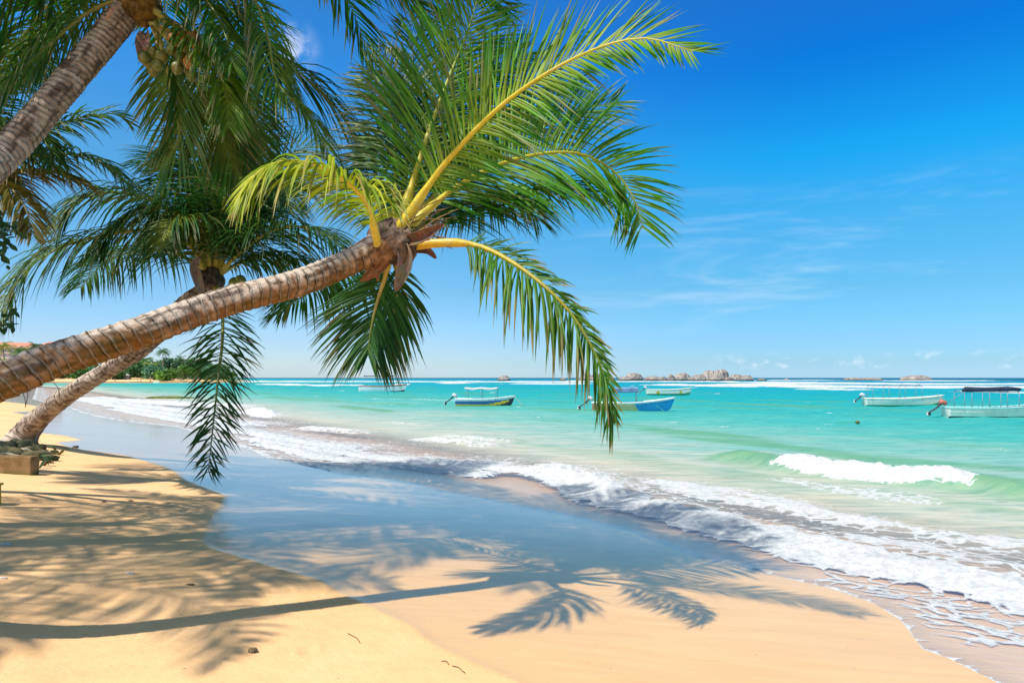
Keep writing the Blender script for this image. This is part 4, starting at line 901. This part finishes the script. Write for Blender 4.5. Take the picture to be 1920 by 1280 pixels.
for k, (px, w, top, d, lab) in enumerate(rk):
    W = w/1280*d; x = (px-960)/1280*d; zt = CH+(708-top)/1280*d
    V, F = lump(1, (1, 1, 1), 200+k, .22, 1.1, 5)
    rg_ = fbm(V[:, 0]*4, V[:, 1]*4, V[:, 2]*4, 4, 9)-.5; V = V*(1+.12*rg_)[:, None]
    V[:, 0] *= W*.54; V[:, 1] *= W*.42; V[:, 2] = np.sign(V[:, 2])*np.abs(V[:, 2])**.8*(zt+.8)-.8
    o = mk('sea_rock', V, F, ROCK); o.location = (x, d, 0); tag(o, lab, 'rock', 'granite rocks out at sea')
# mossy reef patch
V, F = lump(1, (1, 1, 1), 333, .3, 2., 5); x, y = GS(318, 745.5); V[:, 0] *= 3.0; V[:, 1] *= 1.6; V[:, 2] = V[:, 2]*.22
o = mk('reef_rock', V, F, simple('reef_moss', (.14, .17, .03), .8, .5, 1.2, .3, .1, 3.)); o.location = (x, y, .05); tag(o, 'low mossy green reef rock awash left of the hanging frond', 'rock')

# ------------------------------------------------------------------ boats
def paint(name, c, rust=.25, dirt=(.45, .30, .16)):
    m, nt = newmat(name); o = objco(nt); n = noise(nt, o, 1.4, 5, .7, .3, (1, 1, .35)); n2 = noise(nt, o, 9., 5, .7, .2, (2, 2, .4))
    col = mixc(nt, mapr(nt, n, .35, .7), [x*.85 for x in c], c); col = mixc(nt, mapr(nt, n2, .56, .72, 0., rust), col, dirt)
    out(nt, pbsdf(nt, col, .38, bump(nt, n, .3, .02), .5).outputs[0]); return m
PW = paint('hull_white', (.94, .87, .74), .9); PWC = paint('hull_clean_white', (.90, .89, .86), .3); PB = paint('hull_blue', (.02, .12, .36), .5, (.02, .30, .35)); PY = paint('hull_yellow', (.75, .50, .02), .4, (.10, .15, .1)); PR = paint('hull_salmon', (.52, .25, .17), .5)
PO = paint('hull_ochre', (.72, .55, .26), .5, (.7, .65, .5)); PT = paint('hull_bright_blue', (.01, .30, .62), .4, (.01, .12, .3)); PG = paint('hull_green', (.05, .30, .15), .4); PA = paint('rim_aqua', (.38, .74, .74), .2); PRD = paint('rim_red', (.60, .16, .10), .3)
PK = paint('hull_black', (.03, .04, .05), .2); INT = paint('boat_inside', (.50, .50, .44), .5); MOT = paint('motor_dark', (.03, .035, .05), .1); MOW = paint('motor_white', (.70, .70, .68), .2); ALU = simple('galvanised_tube', (.22, .25, .30), .4, .15, 3., .5)
TANV = simple('canvas_navy', (.02, .035, .07), .8, .3, 2.); TGRY = simple('canvas_grey', (.62, .61, .58), .8, .2, 2.); TBLU = simple('canvas_blue', (.12, .22, .38), .8, .25, 2.); ROPE = simple('rope', (.35, .33, .25), .9); RGRN = simple('rope_green', (.05, .35, .22), .9)
def boat(px0, px1, wl, mats, zone, label, yaw=-.13, H=.72, bowr=.35, beam=.24, canopy=None, motor=True, rim=PWC, stern_h=1.0, mlen=1.0, mtop=MOW):
    """hull lofted stern (x=0) to bow (x=L); zone(u, v) -> material index, v from keel to rim"""
    d = CH*1280/(wl-708); Lh = (px1-px0)/1280*d; o = empty('boat', ((px0-960)/1280*d, d, 0), yaw); tag(o, label, 'boat', 'boats moored off the beach')
    n, m = 40, 12; B = Lh*beam*.5; dr = .22
    def rimz(u): return H*(stern_h+(1-stern_h)*sst(0, .2, u))+bowr*max(0, (u-.35)/.65)**2.2 + .0
    def half(u): return B*(.80+.20*sst(0, .35, u))*(1-max(0, (u-.45)/.55)**2.3)
    vs = []; fs = []; mi = []
    for i in range(n+1):
        u = i/n; rz_ = rimz(u); hb = half(u); kz = -dr+(dr+.12)*max(0, (u-.8)/.2)**2
        for j in range(2*m+1):
            v = abs(j-m)/m; sd = -1 if j < m else 1
            yy = hb*(v**.34)*(.92+.08*v); zz = kz+(rz_-kz)*v**1.25
            xx = u*Lh + .10*Lh*max(0, (u-.75)/.25)*(v-.3)*.6
            vs.append((xx, sd*yy, zz))
    w = 2*m+1
    for i in range(n):
        for j in range(2*m):
            fs.append((i*w+j, (i+1)*w+j, (i+1)*w+j+1, i*w+j+1)); mi.append(zone((i+.5)/n, (abs(j+.5-m))/m))
    fs.append(tuple(range(w))); mi.append(zone(0, .8))
    mk('hull', vs, fs, mats, o, True, mi=mi)
    hullv = vs
    # rim, inside floor, thwarts
    mb = MB()
    for sd in (0, 2*m): mb.tube([Vector(hullv[i*w+sd])+Vector((0, 0, .015)) for i in range(n+1)], .045, 6)
    mb.tube([Vector(hullv[0])+Vector((0, 0, .012)), Vector(hullv[2*m])+Vector((0, 0, .012))], .045, 6); mb.build('rim', rim, o, True)
    mb = MB(); fv = []
    for i in range(n+1):
        u = i/n; hb = half(u)*.90; fv += [(u*Lh*.985+.02, -hb, rimz(u)-.28), (u*Lh*.985+.02, hb, rimz(u)-.28)]
    mb.add(fv, [(i*2, i*2+2, i*2+3, i*2+1) for i in range(n)]); mb.build('deck', INT, o)
    mb = MB(); fv = []
    for i in range(12):
        u = .74+.26*i/11; hb = half(u)*.97; fv += [(u*Lh*1.0+.05*Lh*max(0, (u-.8)/.2), -hb, rimz(u)+.01), (u*Lh+.05*Lh*max(0, (u-.8)/.2), 0, rimz(u)+.05), (u*Lh+.05*Lh*max(0, (u-.8)/.2), hb, rimz(u)+.01)]
    mb.add(fv, [q for i in range(11) for q in ((i*3, i*3+3, i*3+4, i*3+1), (i*3+1, i*3+4, i*3+5, i*3+2))]); mb.build('foredeck', rim, o)
    for u in (.2, .38, .56):
        hb = half(u)*.93; mb = MB(); mb.box((u*Lh, -hb, rimz(u)-.14), (u*Lh+.28, hb, rimz(u)-.09)); mb.build('bench', INT, o)
    if motor:
        mo = MB(); a = Vector((-.12, 0, H*stern_h+.18)); 
        mo.tube([a+Vector((.14, 0, -.02)), a+Vector((.08, 0, .14)), a+Vector((-.10, 0, .20)), a+Vector((-.24, 0, .10))], [.10, .17, .18, .10], 10); mh = mo.build('outboard_motor', mtop, o, True)
        mo = MB(); mo.tube([a+Vector((-.1, 0, .1)), a+Vector((-.42*mlen, 0, -.22*mlen)), a+Vector((-.95*mlen, 0, -.56*mlen))], [.09, .06, .05], 8); mo.box((-.12-.98*mlen, -.02, H+.18-.74*mlen), (-.12-.78*mlen, .02, H+.18-.46*mlen)); mo.build('motor_leg', MOT, mh)
        mo = MB(); c = a+Vector((-1.0*mlen, 0, -.58*mlen))
        for k in range(3):
            an = k*2.1; mo.tube([c, c+Vector((.02, math.cos(an)*.13, math.sin(an)*.13))], [.03, .05], 6)
        mo.build('propeller', MOW, mh)
    if canopy:
        u0, u1, hz, cm, sag, npost, style = canopy
        x0, x1 = u0*Lh, u1*Lh; hb = B*.80
        for k in range(npost):
            x = x0+(x1-x0)*k/(npost-1)
            for sd in (-1, 1):
                mb = MB(); mb.tube([(x, sd*hb, rimz(x/Lh)-.2), (x, sd*hb, hz-.05)], .020, 6); mb.build('canopy_post', ALU, o, True)
            mb = MB(); mb.tube([(x, -hb, hz-.05), (x, -hb*.4, hz+.08), (x, hb*.4, hz+.08), (x, hb, hz-.05)], .022, 6); mb.build('canopy_hoop', ALU, o, True)
        mb = MB()
        for sd in (-1, 1): mb.tube([(x0, sd*hb, hz-.05), (x1, sd*hb, hz-.05)], .022, 6)
        mb.build('canopy_rail', ALU, o, True)
        if cm:
            vs = []; fs = []; nx, ny = 16, 8
            for i in range(nx+1):
                for j in range(ny+1):
                    u = i/nx; v = j/ny*2-1; s_ = sag*(.5-.5*math.cos(u*(npost-1)*2*PI))
                    vs.append((x0-.15+(x1-x0+.3)*u, v*(hb+.06), hz+.10*(1-v*v)-s_*(.5+.5*abs(v)) -(.30 if style == 'valance' and abs(v) == 1 else 0)))
            for i in range(nx):
                for j in range(ny): q = i*(ny+1)+j; fs.append((q, q+ny+1, q+ny+2, q+1))
            c_ = mk('canopy', vs, fs, cm, o, True); md = c_.modifiers.new('s', 'SOLIDIFY'); md.thickness = .03
        if style == 'rolled':
            mb = MB(); mb.tube([(x0-.1, -hb*.9, hz+.02), (x0+.1, -hb*.9, hz+.13), (x0+(x1-x0)*.4, -hb*.9, hz+.12), (x0+(x1-x0)*.8, -hb*.9, hz+.16), (x1+.1, -hb*.9, hz+.12)], [.08, .17, .13, .16, .10], 10); mb.build('rolled_awning', TANV, o, True)
            mb = MB(); mb.tube([(x0-.9, 0, H+.2), (x0, -hb, hz-.05)], .02, 6); mb.build('brace', ALU, o, True)
    return o, Lh, rimz
def mooring(pa, pb, mat, label, sagz=.25):
    a, b = Vector(pa), Vector(pb); mb = MB(); mb.tube([x-a for x in catmull([a, (a+b)/2-Vector((0, 0, sagz)), b], 10)[0]], .022, 6)
    o = mb.build('mooring_rope', mat, None, True); o.location = a; tag(o, label, 'rope', 'mooring ropes')
# white with dark long canopy, far left
boat(675, 762, 734, [PWC, PRD, PK], lambda u, v: 1 if v > .93 else (2 if v < .32 and u > .7 else 0), 'white boat with thin red rim under a long dark flat canopy, leftmost of the boats', H=1.05, bowr=.35, canopy=(.12, .72, 2.9, TANV, .04, 4, 'flat'), rim=PRD, motor=False)
boat(855, 962, 760, [PWC, PB, PY, PK], lambda u, v: 0 if v > .86 else (1 if v > (.54 if u < .6 else .54+(u-.6)*.8) else (2 if v > (.30 if u < .7 else .36+(u-.7)*1.) and u < .93 else 3)), 'blue and yellow boat with sagging grey-white awning on posts', H=.62, bowr=.3, canopy=(.20, .72, 1.62, TGRY, .13, 3, 'sag'))
b_, L3, rz3 = boat(1110, 1256, 769, [PWC, PR, PO, PT, PG], lambda u, v: 0 if v > .88 else (1 if u < .16 else (0 if u < .36 and v > .3 and (u*40) % 3 < 0 else (2 if u < .52+.10*(1-v) else 3))), 'patchwork boat with salmon stern, ochre middle, bright blue bow and blue awning', H=.62, bowr=.42, canopy=(.28, .56, 1.78, TBLU, .05, 2, 'valance'), mlen=1.0)
boat(1212, 1292, 740.5, [PW, PG, PY], lambda u, v: 1 if v < .46 else (2 if .22 < u < .30 and v < .8 or .74 < u < .80 and v < .8 else 0), 'pale green-white open boat with green waterline, farthest out behind the patchwork boat', H=.82, bowr=.3, rim=PW, motor=True, canopy=None)
boat(1620, 1754, 760, [PW, PG], lambda u, v: 1 if v < .40 else 0, 'weathered cream boat with bare canopy frame, left of the navy-awning boat', H=.66, bowr=.32, rim=PW, canopy=(.08, .72, 1.9, None, 0, 4, 'bare'), mlen=.75)
boat(1772, 1962, 781, [PW, PK], lambda u, v: 1 if v < .38 else 0, 'rust-streaked white boat with aqua rim and rolled navy awning, cut by right frame edge', H=.62, bowr=.40, rim=PA, canopy=(.13, .62, 1.72, None, 0, 4, 'rolled'), mtop=PRD)
mooring(P(965, 743, 64), P(980, 759, 63), ROPE, 'rope from the bow of the blue and yellow boat into the water', .05)
mooring(P(1215, 747, 54), P(1246, 771, 53), RGRN, 'green rope hanging from the bow of the patchwork boat', .05)
mooring(P(1757, 738, 64), P(1772, 752, 55), ROPE, 'rope between the cream boat and the navy-awning boat', .12)
mooring(P(1209, 735, 99), P(1225, 716, 99), ROPE, 'pole line rising from the stern of the farthest boat', 0.)
x, y = GS(1608, 792); V, F = lump(.13, (1, 1, .7), 3, .1); o = mk('mooring_float', V, F, simple('float_dark', (.10, .12, .03), .6)); o.location = (x, y, .08); tag(o, 'dark little mooring float in front of the cream boat', 'float')
mooring((x, y, .1), (x-1.1, y+.4, .03), RGRN, 'green rope trailing from the dark mooring float', .0)
# dinghy on the far cove
d = 345; xx = (290-960)/1280*d
o, _, _ = boat(288, 300, 717.6, [PWC, PB], lambda u, v: 1 if v < .3 else 0, 'tiny white dinghy by the far cove sand', H=.6, bowr=.3, motor=False)

# ------------------------------------------------------------------ things on the sand at the left
def m_conc():
    m, nt = newmat('old_concrete'); o = objco(nt); n = noise(nt, o, 3., 6, .65); n2 = noise(nt, o, 25., 5, .7)
    c = mixc(nt, mapr(nt, n, .35, .65), (.17, .105, .035), (.32, .21, .10)); c = mixc(nt, mapr(nt, n2, .5, .75, 0., .6), c, (.10, .08, .03))
    z = N(nt, 'ShaderNodeSeparateXYZ'); L(nt, o, z.inputs[0]); c = mixc(nt, mapr(nt, mth(nt, 'ADD', z.outputs[2], mth(nt, 'MULTIPLY', n, .25)), .12, .30, .8, 0.), c, (.07, .10, .01))
    out(nt, pbsdf(nt, c, .9, bump(nt, n2, .8, .02), .2).outputs[0]); return m
CONC = m_conc()
g = G(68, 892); mb = MB()
bm = bmesh.new(); bmesh.ops.create_cube(bm, size=1); bmesh.ops.scale(bm, vec=(2.2, .24, .42), verts=bm.verts); bmesh.ops.bevel(bm, geom=bm.edges[:], offset=.03, segments=3, affect='EDGES', profile=.6)
bmesh.ops.subdivide_edges(bm, edges=bm.edges[:], cuts=3, use_grid_fill=True)
me = bpy.data.meshes.new('concrete_block'); bm.to_mesh(me); bm.free(); me.materials.append(CONC)
V = np.array([tuple(v.co) for v in me.vertices]); V += ((fbm(V[:, 0]*4, V[:, 1]*4, V[:, 2]*4, 3, 2)-.5)*.035)[:, None]; V[:, 2] += .16
me.vertices.foreach_set('co', V.astype(np.float32).ravel())
o = bpy.data.objects.new('concrete_block', me); COL.objects.link(o); o.location = (g.x-1.20, g.y+.12, g.z-.02); tag(o, 'mossy brown concrete block half sunk in sand at the left edge below the stones', 'block')
g = G(-10, 948); mb = MB(); mb.box((-.6, 0, -.1), (0, .12, .27)); mb.box((-.6, -.02, .27), (.02, .14, .30)); o = mb.build('yellow_kerb', simple('yellow_paint', (.45, .32, .02), .7, .3, 9.), None); o.location = g; tag(o, 'yellow painted kerb stone just showing at the left edge', 'kerb')
MOSS = m_vcol('mossy_stone', .85, 14., .02, .3)
rg = random.Random(11)
stn = [(6, 850, .30), (24, 852, .26), (44, 850, .24), (14, 838, .28), (36, 838, .30), (58, 845, .22), (66, 855, .24), (80, 852, .18), (90, 858, .16), (52, 860, .2), (30, 862, .2), (100, 846, .12), (10, 862, .25), (72, 838, .18), (-12, 842, .3), (50, 832, .22)]
for k, (px, py, r) in enumerate(stn):
    g = G(px, py+5)
    lab = f"{'pale' if k % 5 == 2 else 'dark mossy'} {'angular' if k % 2 else 'rounded'} stone by the grey palm's foot, " + ['behind the block', 'touching the block top', 'at the middle of the heap', 'highest on the left', 'against the trunk foot', 'right of the trunk foot', 'behind the block corner', 'toward the sea side', 'lowest of the right tail',
        'before the big ones', 'directly above the block middle', 'last and smallest on the right', 'leftmost above the block', 'in the back row on the right', 'cut by the frame edge', 'wedged under the trunk'][k]
    V, F = lump(r, (1.15, .9, .62), 600+k, .42, 1.8, 3); kk = sst(.4, .62, fbm(V[:, 0]*6+k, V[:, 1]*6, V[:, 2]*6, 4, k))[:, None]
    c = (np.array((.018, .030, .010))*(1-kk)+np.array((.14, .12, .05) if k % 5 != 2 else (.42, .36, .26))*kk)
    o = mk('mossy_stone', V, F, MOSS, None, True, c); o.location = (g.x, g.y, g.z+r*.18); o.rotation_euler = (0, 0, rg.uniform(0, 6)); tag(o, lab, 'stone', 'stones at the foot of the second palm')
DRYL = m_leaf('fallen_leaf', .1, .6, .2)
fl = [(70, 862, .26, 'green'), (84, 866, .24, 'dark'), (96, 862, .22, 'green'), (104, 852, .20, 'yellowish'), (75, 872, .2, 'brown'), (72, 878, .16, 'dark'), (60, 826, .2, 'brown'), (90, 845, .2, 'green'), (30, 830, .24, 'orange-brown')]
for k, (px, py, s, cn) in enumerate(fl):
    g = G(px, py); c = {'green': (.06, .12, .03), 'dark': (.03, .06, .02), 'yellowish': (.22, .22, .05), 'brown': (.18, .11, .05), 'orange-brown': (.40, .20, .08)}[cn]
    vs = []; fs = []; 
    for i, w in enumerate((.05, .4, .62, .6, .4, .03)):
        for j in (-1, 0, 1): vs.append((s*(i/5)*1.3, j*w*s*.5, .04+abs(j)*.05*w+.07*math.sin(i*.9+k)))
    for i in range(5): fs += [(i*3, i*3+1, i*3+4, i*3+3), (i*3+1, i*3+2, i*3+5, i*3+4)]
    o = mk('fallen_leaf', vs, fs, DRYL, None, True, [c]*len(vs)); o.location = g; o.rotation_euler = (rg.uniform(-.3, .3), rg.uniform(-.2, .2), rg.uniform(-.6, .6)+(0 if k < 5 else 1)); md = o.modifiers.new('s', 'SOLIDIFY'); md.thickness = .004
    tag(o, f"{cn} fallen leaf " + ['at the right foot of the stone heap', 'lying lowest beside the block corner', 'pointing seaward past the stones', 'at the far right tip of the heap', 'stuck behind the block corner', 'touching the sand right of the block', 'beside the grey trunk foot', 'on the right stones', 'on top of the heap'][k], 'leaf', 'leaves around the stones')
# small finds on the sand
def find(name, px, py, r, sq, c0, c1, lab, cat, group=None, rough=.2):
    g = G(px, py); V, F = lump(r, sq, int(px), rough, 1.6, 3); kk = sst(.4, .6, fbm(V[:, 0]/r*3, V[:, 1]/r*3, V[:, 2]/r*3, 3, 5))[:, None]
    o = mk(name, V, F, MOSS, None, True, np.array(c0)*(1-kk)+np.array(c1)*kk); o.location = (g.x, g.y, g.z+r*sq[2]*.5); tag(o, lab, cat, group); return o
find('pebble', 474, 1222, .030, (1.15, .9, .75), (.10, .07, .03), (.36, .27, .13), 'brown pebble lying alone on the sunny sand near the bottom', 'pebble')
WS = ((.60, .55, .50), (.85, .82, .78))
find('shell', 244, 1075, .030, (1.4, .6, .35), *WS, 'white shell fragment on shaded sand above the long trunk shadow', 'shell', 'shell bits on the sand', .4)
find('shell', 12, 1021, .045, (1.5, .7, .4), *WS, 'larger white shell fragment near the left edge', 'shell', 'shell bits on the sand', .4)
find('shell', 5, 1084, .03, (1.5, .5, .35), *WS, 'white shell sliver touching the left frame edge', 'shell', 'shell bits on the sand', .4)
find('pebble', 195, 941, .03, (1.3, .8, .5), (.08, .05, .04), (.2, .13, .08), 'dark pebble in the striped shade above the others', 'pebble', 'pebbles on the sand')
find('pebble', 245, 939, .03, (1.4, .8, .4), (.1, .06, .04), (.24, .15, .1), 'reddish pebble in the striped shade, right of the dark one', 'pebble', 'pebbles on the sand')
find('pebble', 356, 1096, .03, (1.5, .8, .3), (.16, .1, .05), (.3, .2, .1), 'flat brown pebble just above the long trunk shadow', 'pebble', 'pebbles on the sand')
find('pebble', 142, 838, .06, (1.5, .9, .5), (.04, .05, .06), (.1, .12, .12), 'dark stone at the edge of the wet sand right of the heap', 'stone')
TW = simple('twig', (.14, .09, .05), .9)
for k, pl in enumerate([((652, 1188), (662, 1193), (670, 1198), (675, 1206)), ((828, 1240), (836, 1240), (842, 1246)), ((848, 1249), (860, 1252), (866, 1258), (872, 1262)), ((100, 835), (115, 838), (130, 842))]):
    ps = [G(*p)+Vector((0, 0, .006)) for p in pl]; mb = MB(); mb.tube([x-ps[0] for x in catmull(ps, 9)[0]], .003 if k < 3 else .012, 5); o = mb.build('twig', TW, None, True); o.location = ps[0]
    tag(o, ['thin curved twig left of the wet edge near the bottom', 'short twig crossing the wet edge at the bottom', 'bent twig just right of the short one at the bottom', 'dark stick on the sand right of the stone heap'][k], 'twig', 'twigs on the sand')

# ------------------------------------------------------------------ light, sky, camera
sd = Vector((-1.137, -1.0, 2.416)).normalized(); el = math.asin(sd.z); az = math.atan2(sd.x, sd.y)
sun = bpy.data.lights.new('sun', 'SUN'); sun.energy = 4.2; sun.angle = math.radians(.8); sun.color = (1., .95, .86)
so = bpy.data.objects.new('sun', sun); COL.objects.link(so); so.rotation_euler = sd.to_track_quat('Z', 'Y').to_euler(); so.location = (-10, -5, 20)
w = bpy.data.worlds.new('World'); sc.world = w; w.use_nodes = True; nt = w.node_tree; nt.nodes.clear()
sky = N(nt, 'ShaderNodeTexSky'); sky.sky_type = 'NISHITA'; sky.sun_disc = False; sky.sun_elevation = el; sky.sun_rotation = az
sky.air_density = 1.0; sky.dust_density = .35; sky.ozone_density = 2.5
hs = N(nt, 'ShaderNodeHueSaturation'); hs.inputs['Saturation'].default_value = 1.25; hs.inputs['Hue'].default_value = .49; L(nt, sky.outputs[0], hs.inputs['Color'])
tc = N(nt, 'ShaderNodeTexCoord'); dv = tc.outputs['Generated']; sx = N(nt, 'ShaderNodeSeparateXYZ'); L(nt, dv, sx.inputs[0])
zz = sx.outputs[2]
# thin cirrus veil and the row of small fair-weather clouds over the horizon
ci = noise(nt, dv, 2.2, 7, .62, .5, (1., 1., 7.)); cim = mth(nt, 'MULTIPLY', mapr(nt, ci, .48, .78, 0., .45), mth(nt, 'MULTIPLY', mapr(nt, zz, .04, .14), mapr(nt, zz, .17, .28, 1., 0.)))
cim = mth(nt, 'MULTIPLY', cim, mapr(nt, sx.outputs[0], -.05, .25))
pu = noise(nt, dv, 20., 6, .6, .2, (1., 1., 2.0)); pum = mth(nt, 'MULTIPLY', mapr(nt, pu, .49, .66, 0., .60), mth(nt, 'MULTIPLY', mapr(nt, zz, .010, .016), mapr(nt, zz, .020, .038, 1., 0.)))
pum = mth(nt, 'MULTIPLY', pum, mapr(nt, sx.outputs[0], .24, .36))
# one wisp high on the left
vd = N(nt, 'ShaderNodeVectorMath'); vd.operation = 'DISTANCE'; L(nt, dv, vd.inputs[0]); q = Vector(((537-960)/1280, 1, (708-95)/1280)).normalized(); vd.inputs[1].default_value = q
wi = mth(nt, 'MULTIPLY', mapr(nt, vd.outputs['Value'], .0, .05, 1., 0.), mapr(nt, noise(nt, dv, 26., 5, .6), .42, .62, 0., .45))
cl = mth(nt, 'MAXIMUM', mth(nt, 'MAXIMUM', cim, pum), wi)
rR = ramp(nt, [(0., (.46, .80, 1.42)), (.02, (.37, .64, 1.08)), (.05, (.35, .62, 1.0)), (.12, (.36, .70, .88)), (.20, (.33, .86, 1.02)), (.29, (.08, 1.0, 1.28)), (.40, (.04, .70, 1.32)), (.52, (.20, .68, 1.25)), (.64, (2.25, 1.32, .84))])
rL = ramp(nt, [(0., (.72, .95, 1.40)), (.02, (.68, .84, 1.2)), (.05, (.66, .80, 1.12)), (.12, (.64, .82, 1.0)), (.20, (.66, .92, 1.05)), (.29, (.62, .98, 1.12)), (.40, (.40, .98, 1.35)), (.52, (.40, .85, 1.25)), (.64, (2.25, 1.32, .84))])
L(nt, zz, rR.inputs[0]); L(nt, zz, rL.inputs[0])  # both ramps add unseen warm brightness overhead to lift the shadows
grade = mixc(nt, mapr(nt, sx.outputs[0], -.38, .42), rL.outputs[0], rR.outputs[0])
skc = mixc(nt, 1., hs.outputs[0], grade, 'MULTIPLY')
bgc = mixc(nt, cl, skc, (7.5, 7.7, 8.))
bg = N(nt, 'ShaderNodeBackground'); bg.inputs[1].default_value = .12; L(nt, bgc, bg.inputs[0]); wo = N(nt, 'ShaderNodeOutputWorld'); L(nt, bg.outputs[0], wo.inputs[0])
cam = bpy.data.cameras.new('camera'); co = bpy.data.objects.new('camera', cam); COL.objects.link(co); sc.camera = co
cam.sensor_width = 36; cam.lens = 24; co.location = (0, 0, CH); co.rotation_euler = (PI/2, 0, 0); cam.shift_y = 68/1920; cam.clip_end = 90000; cam.clip_start = .05
sc.view_settings.view_transform = 'Standard'; sc.view_settings.look = 'None'; sc.view_settings.exposure = .35; sc.view_settings.gamma = 1
sc.render.resolution_x = 1024; sc.render.resolution_y = 682
sc.cycles.transparent_max_bounces = 12
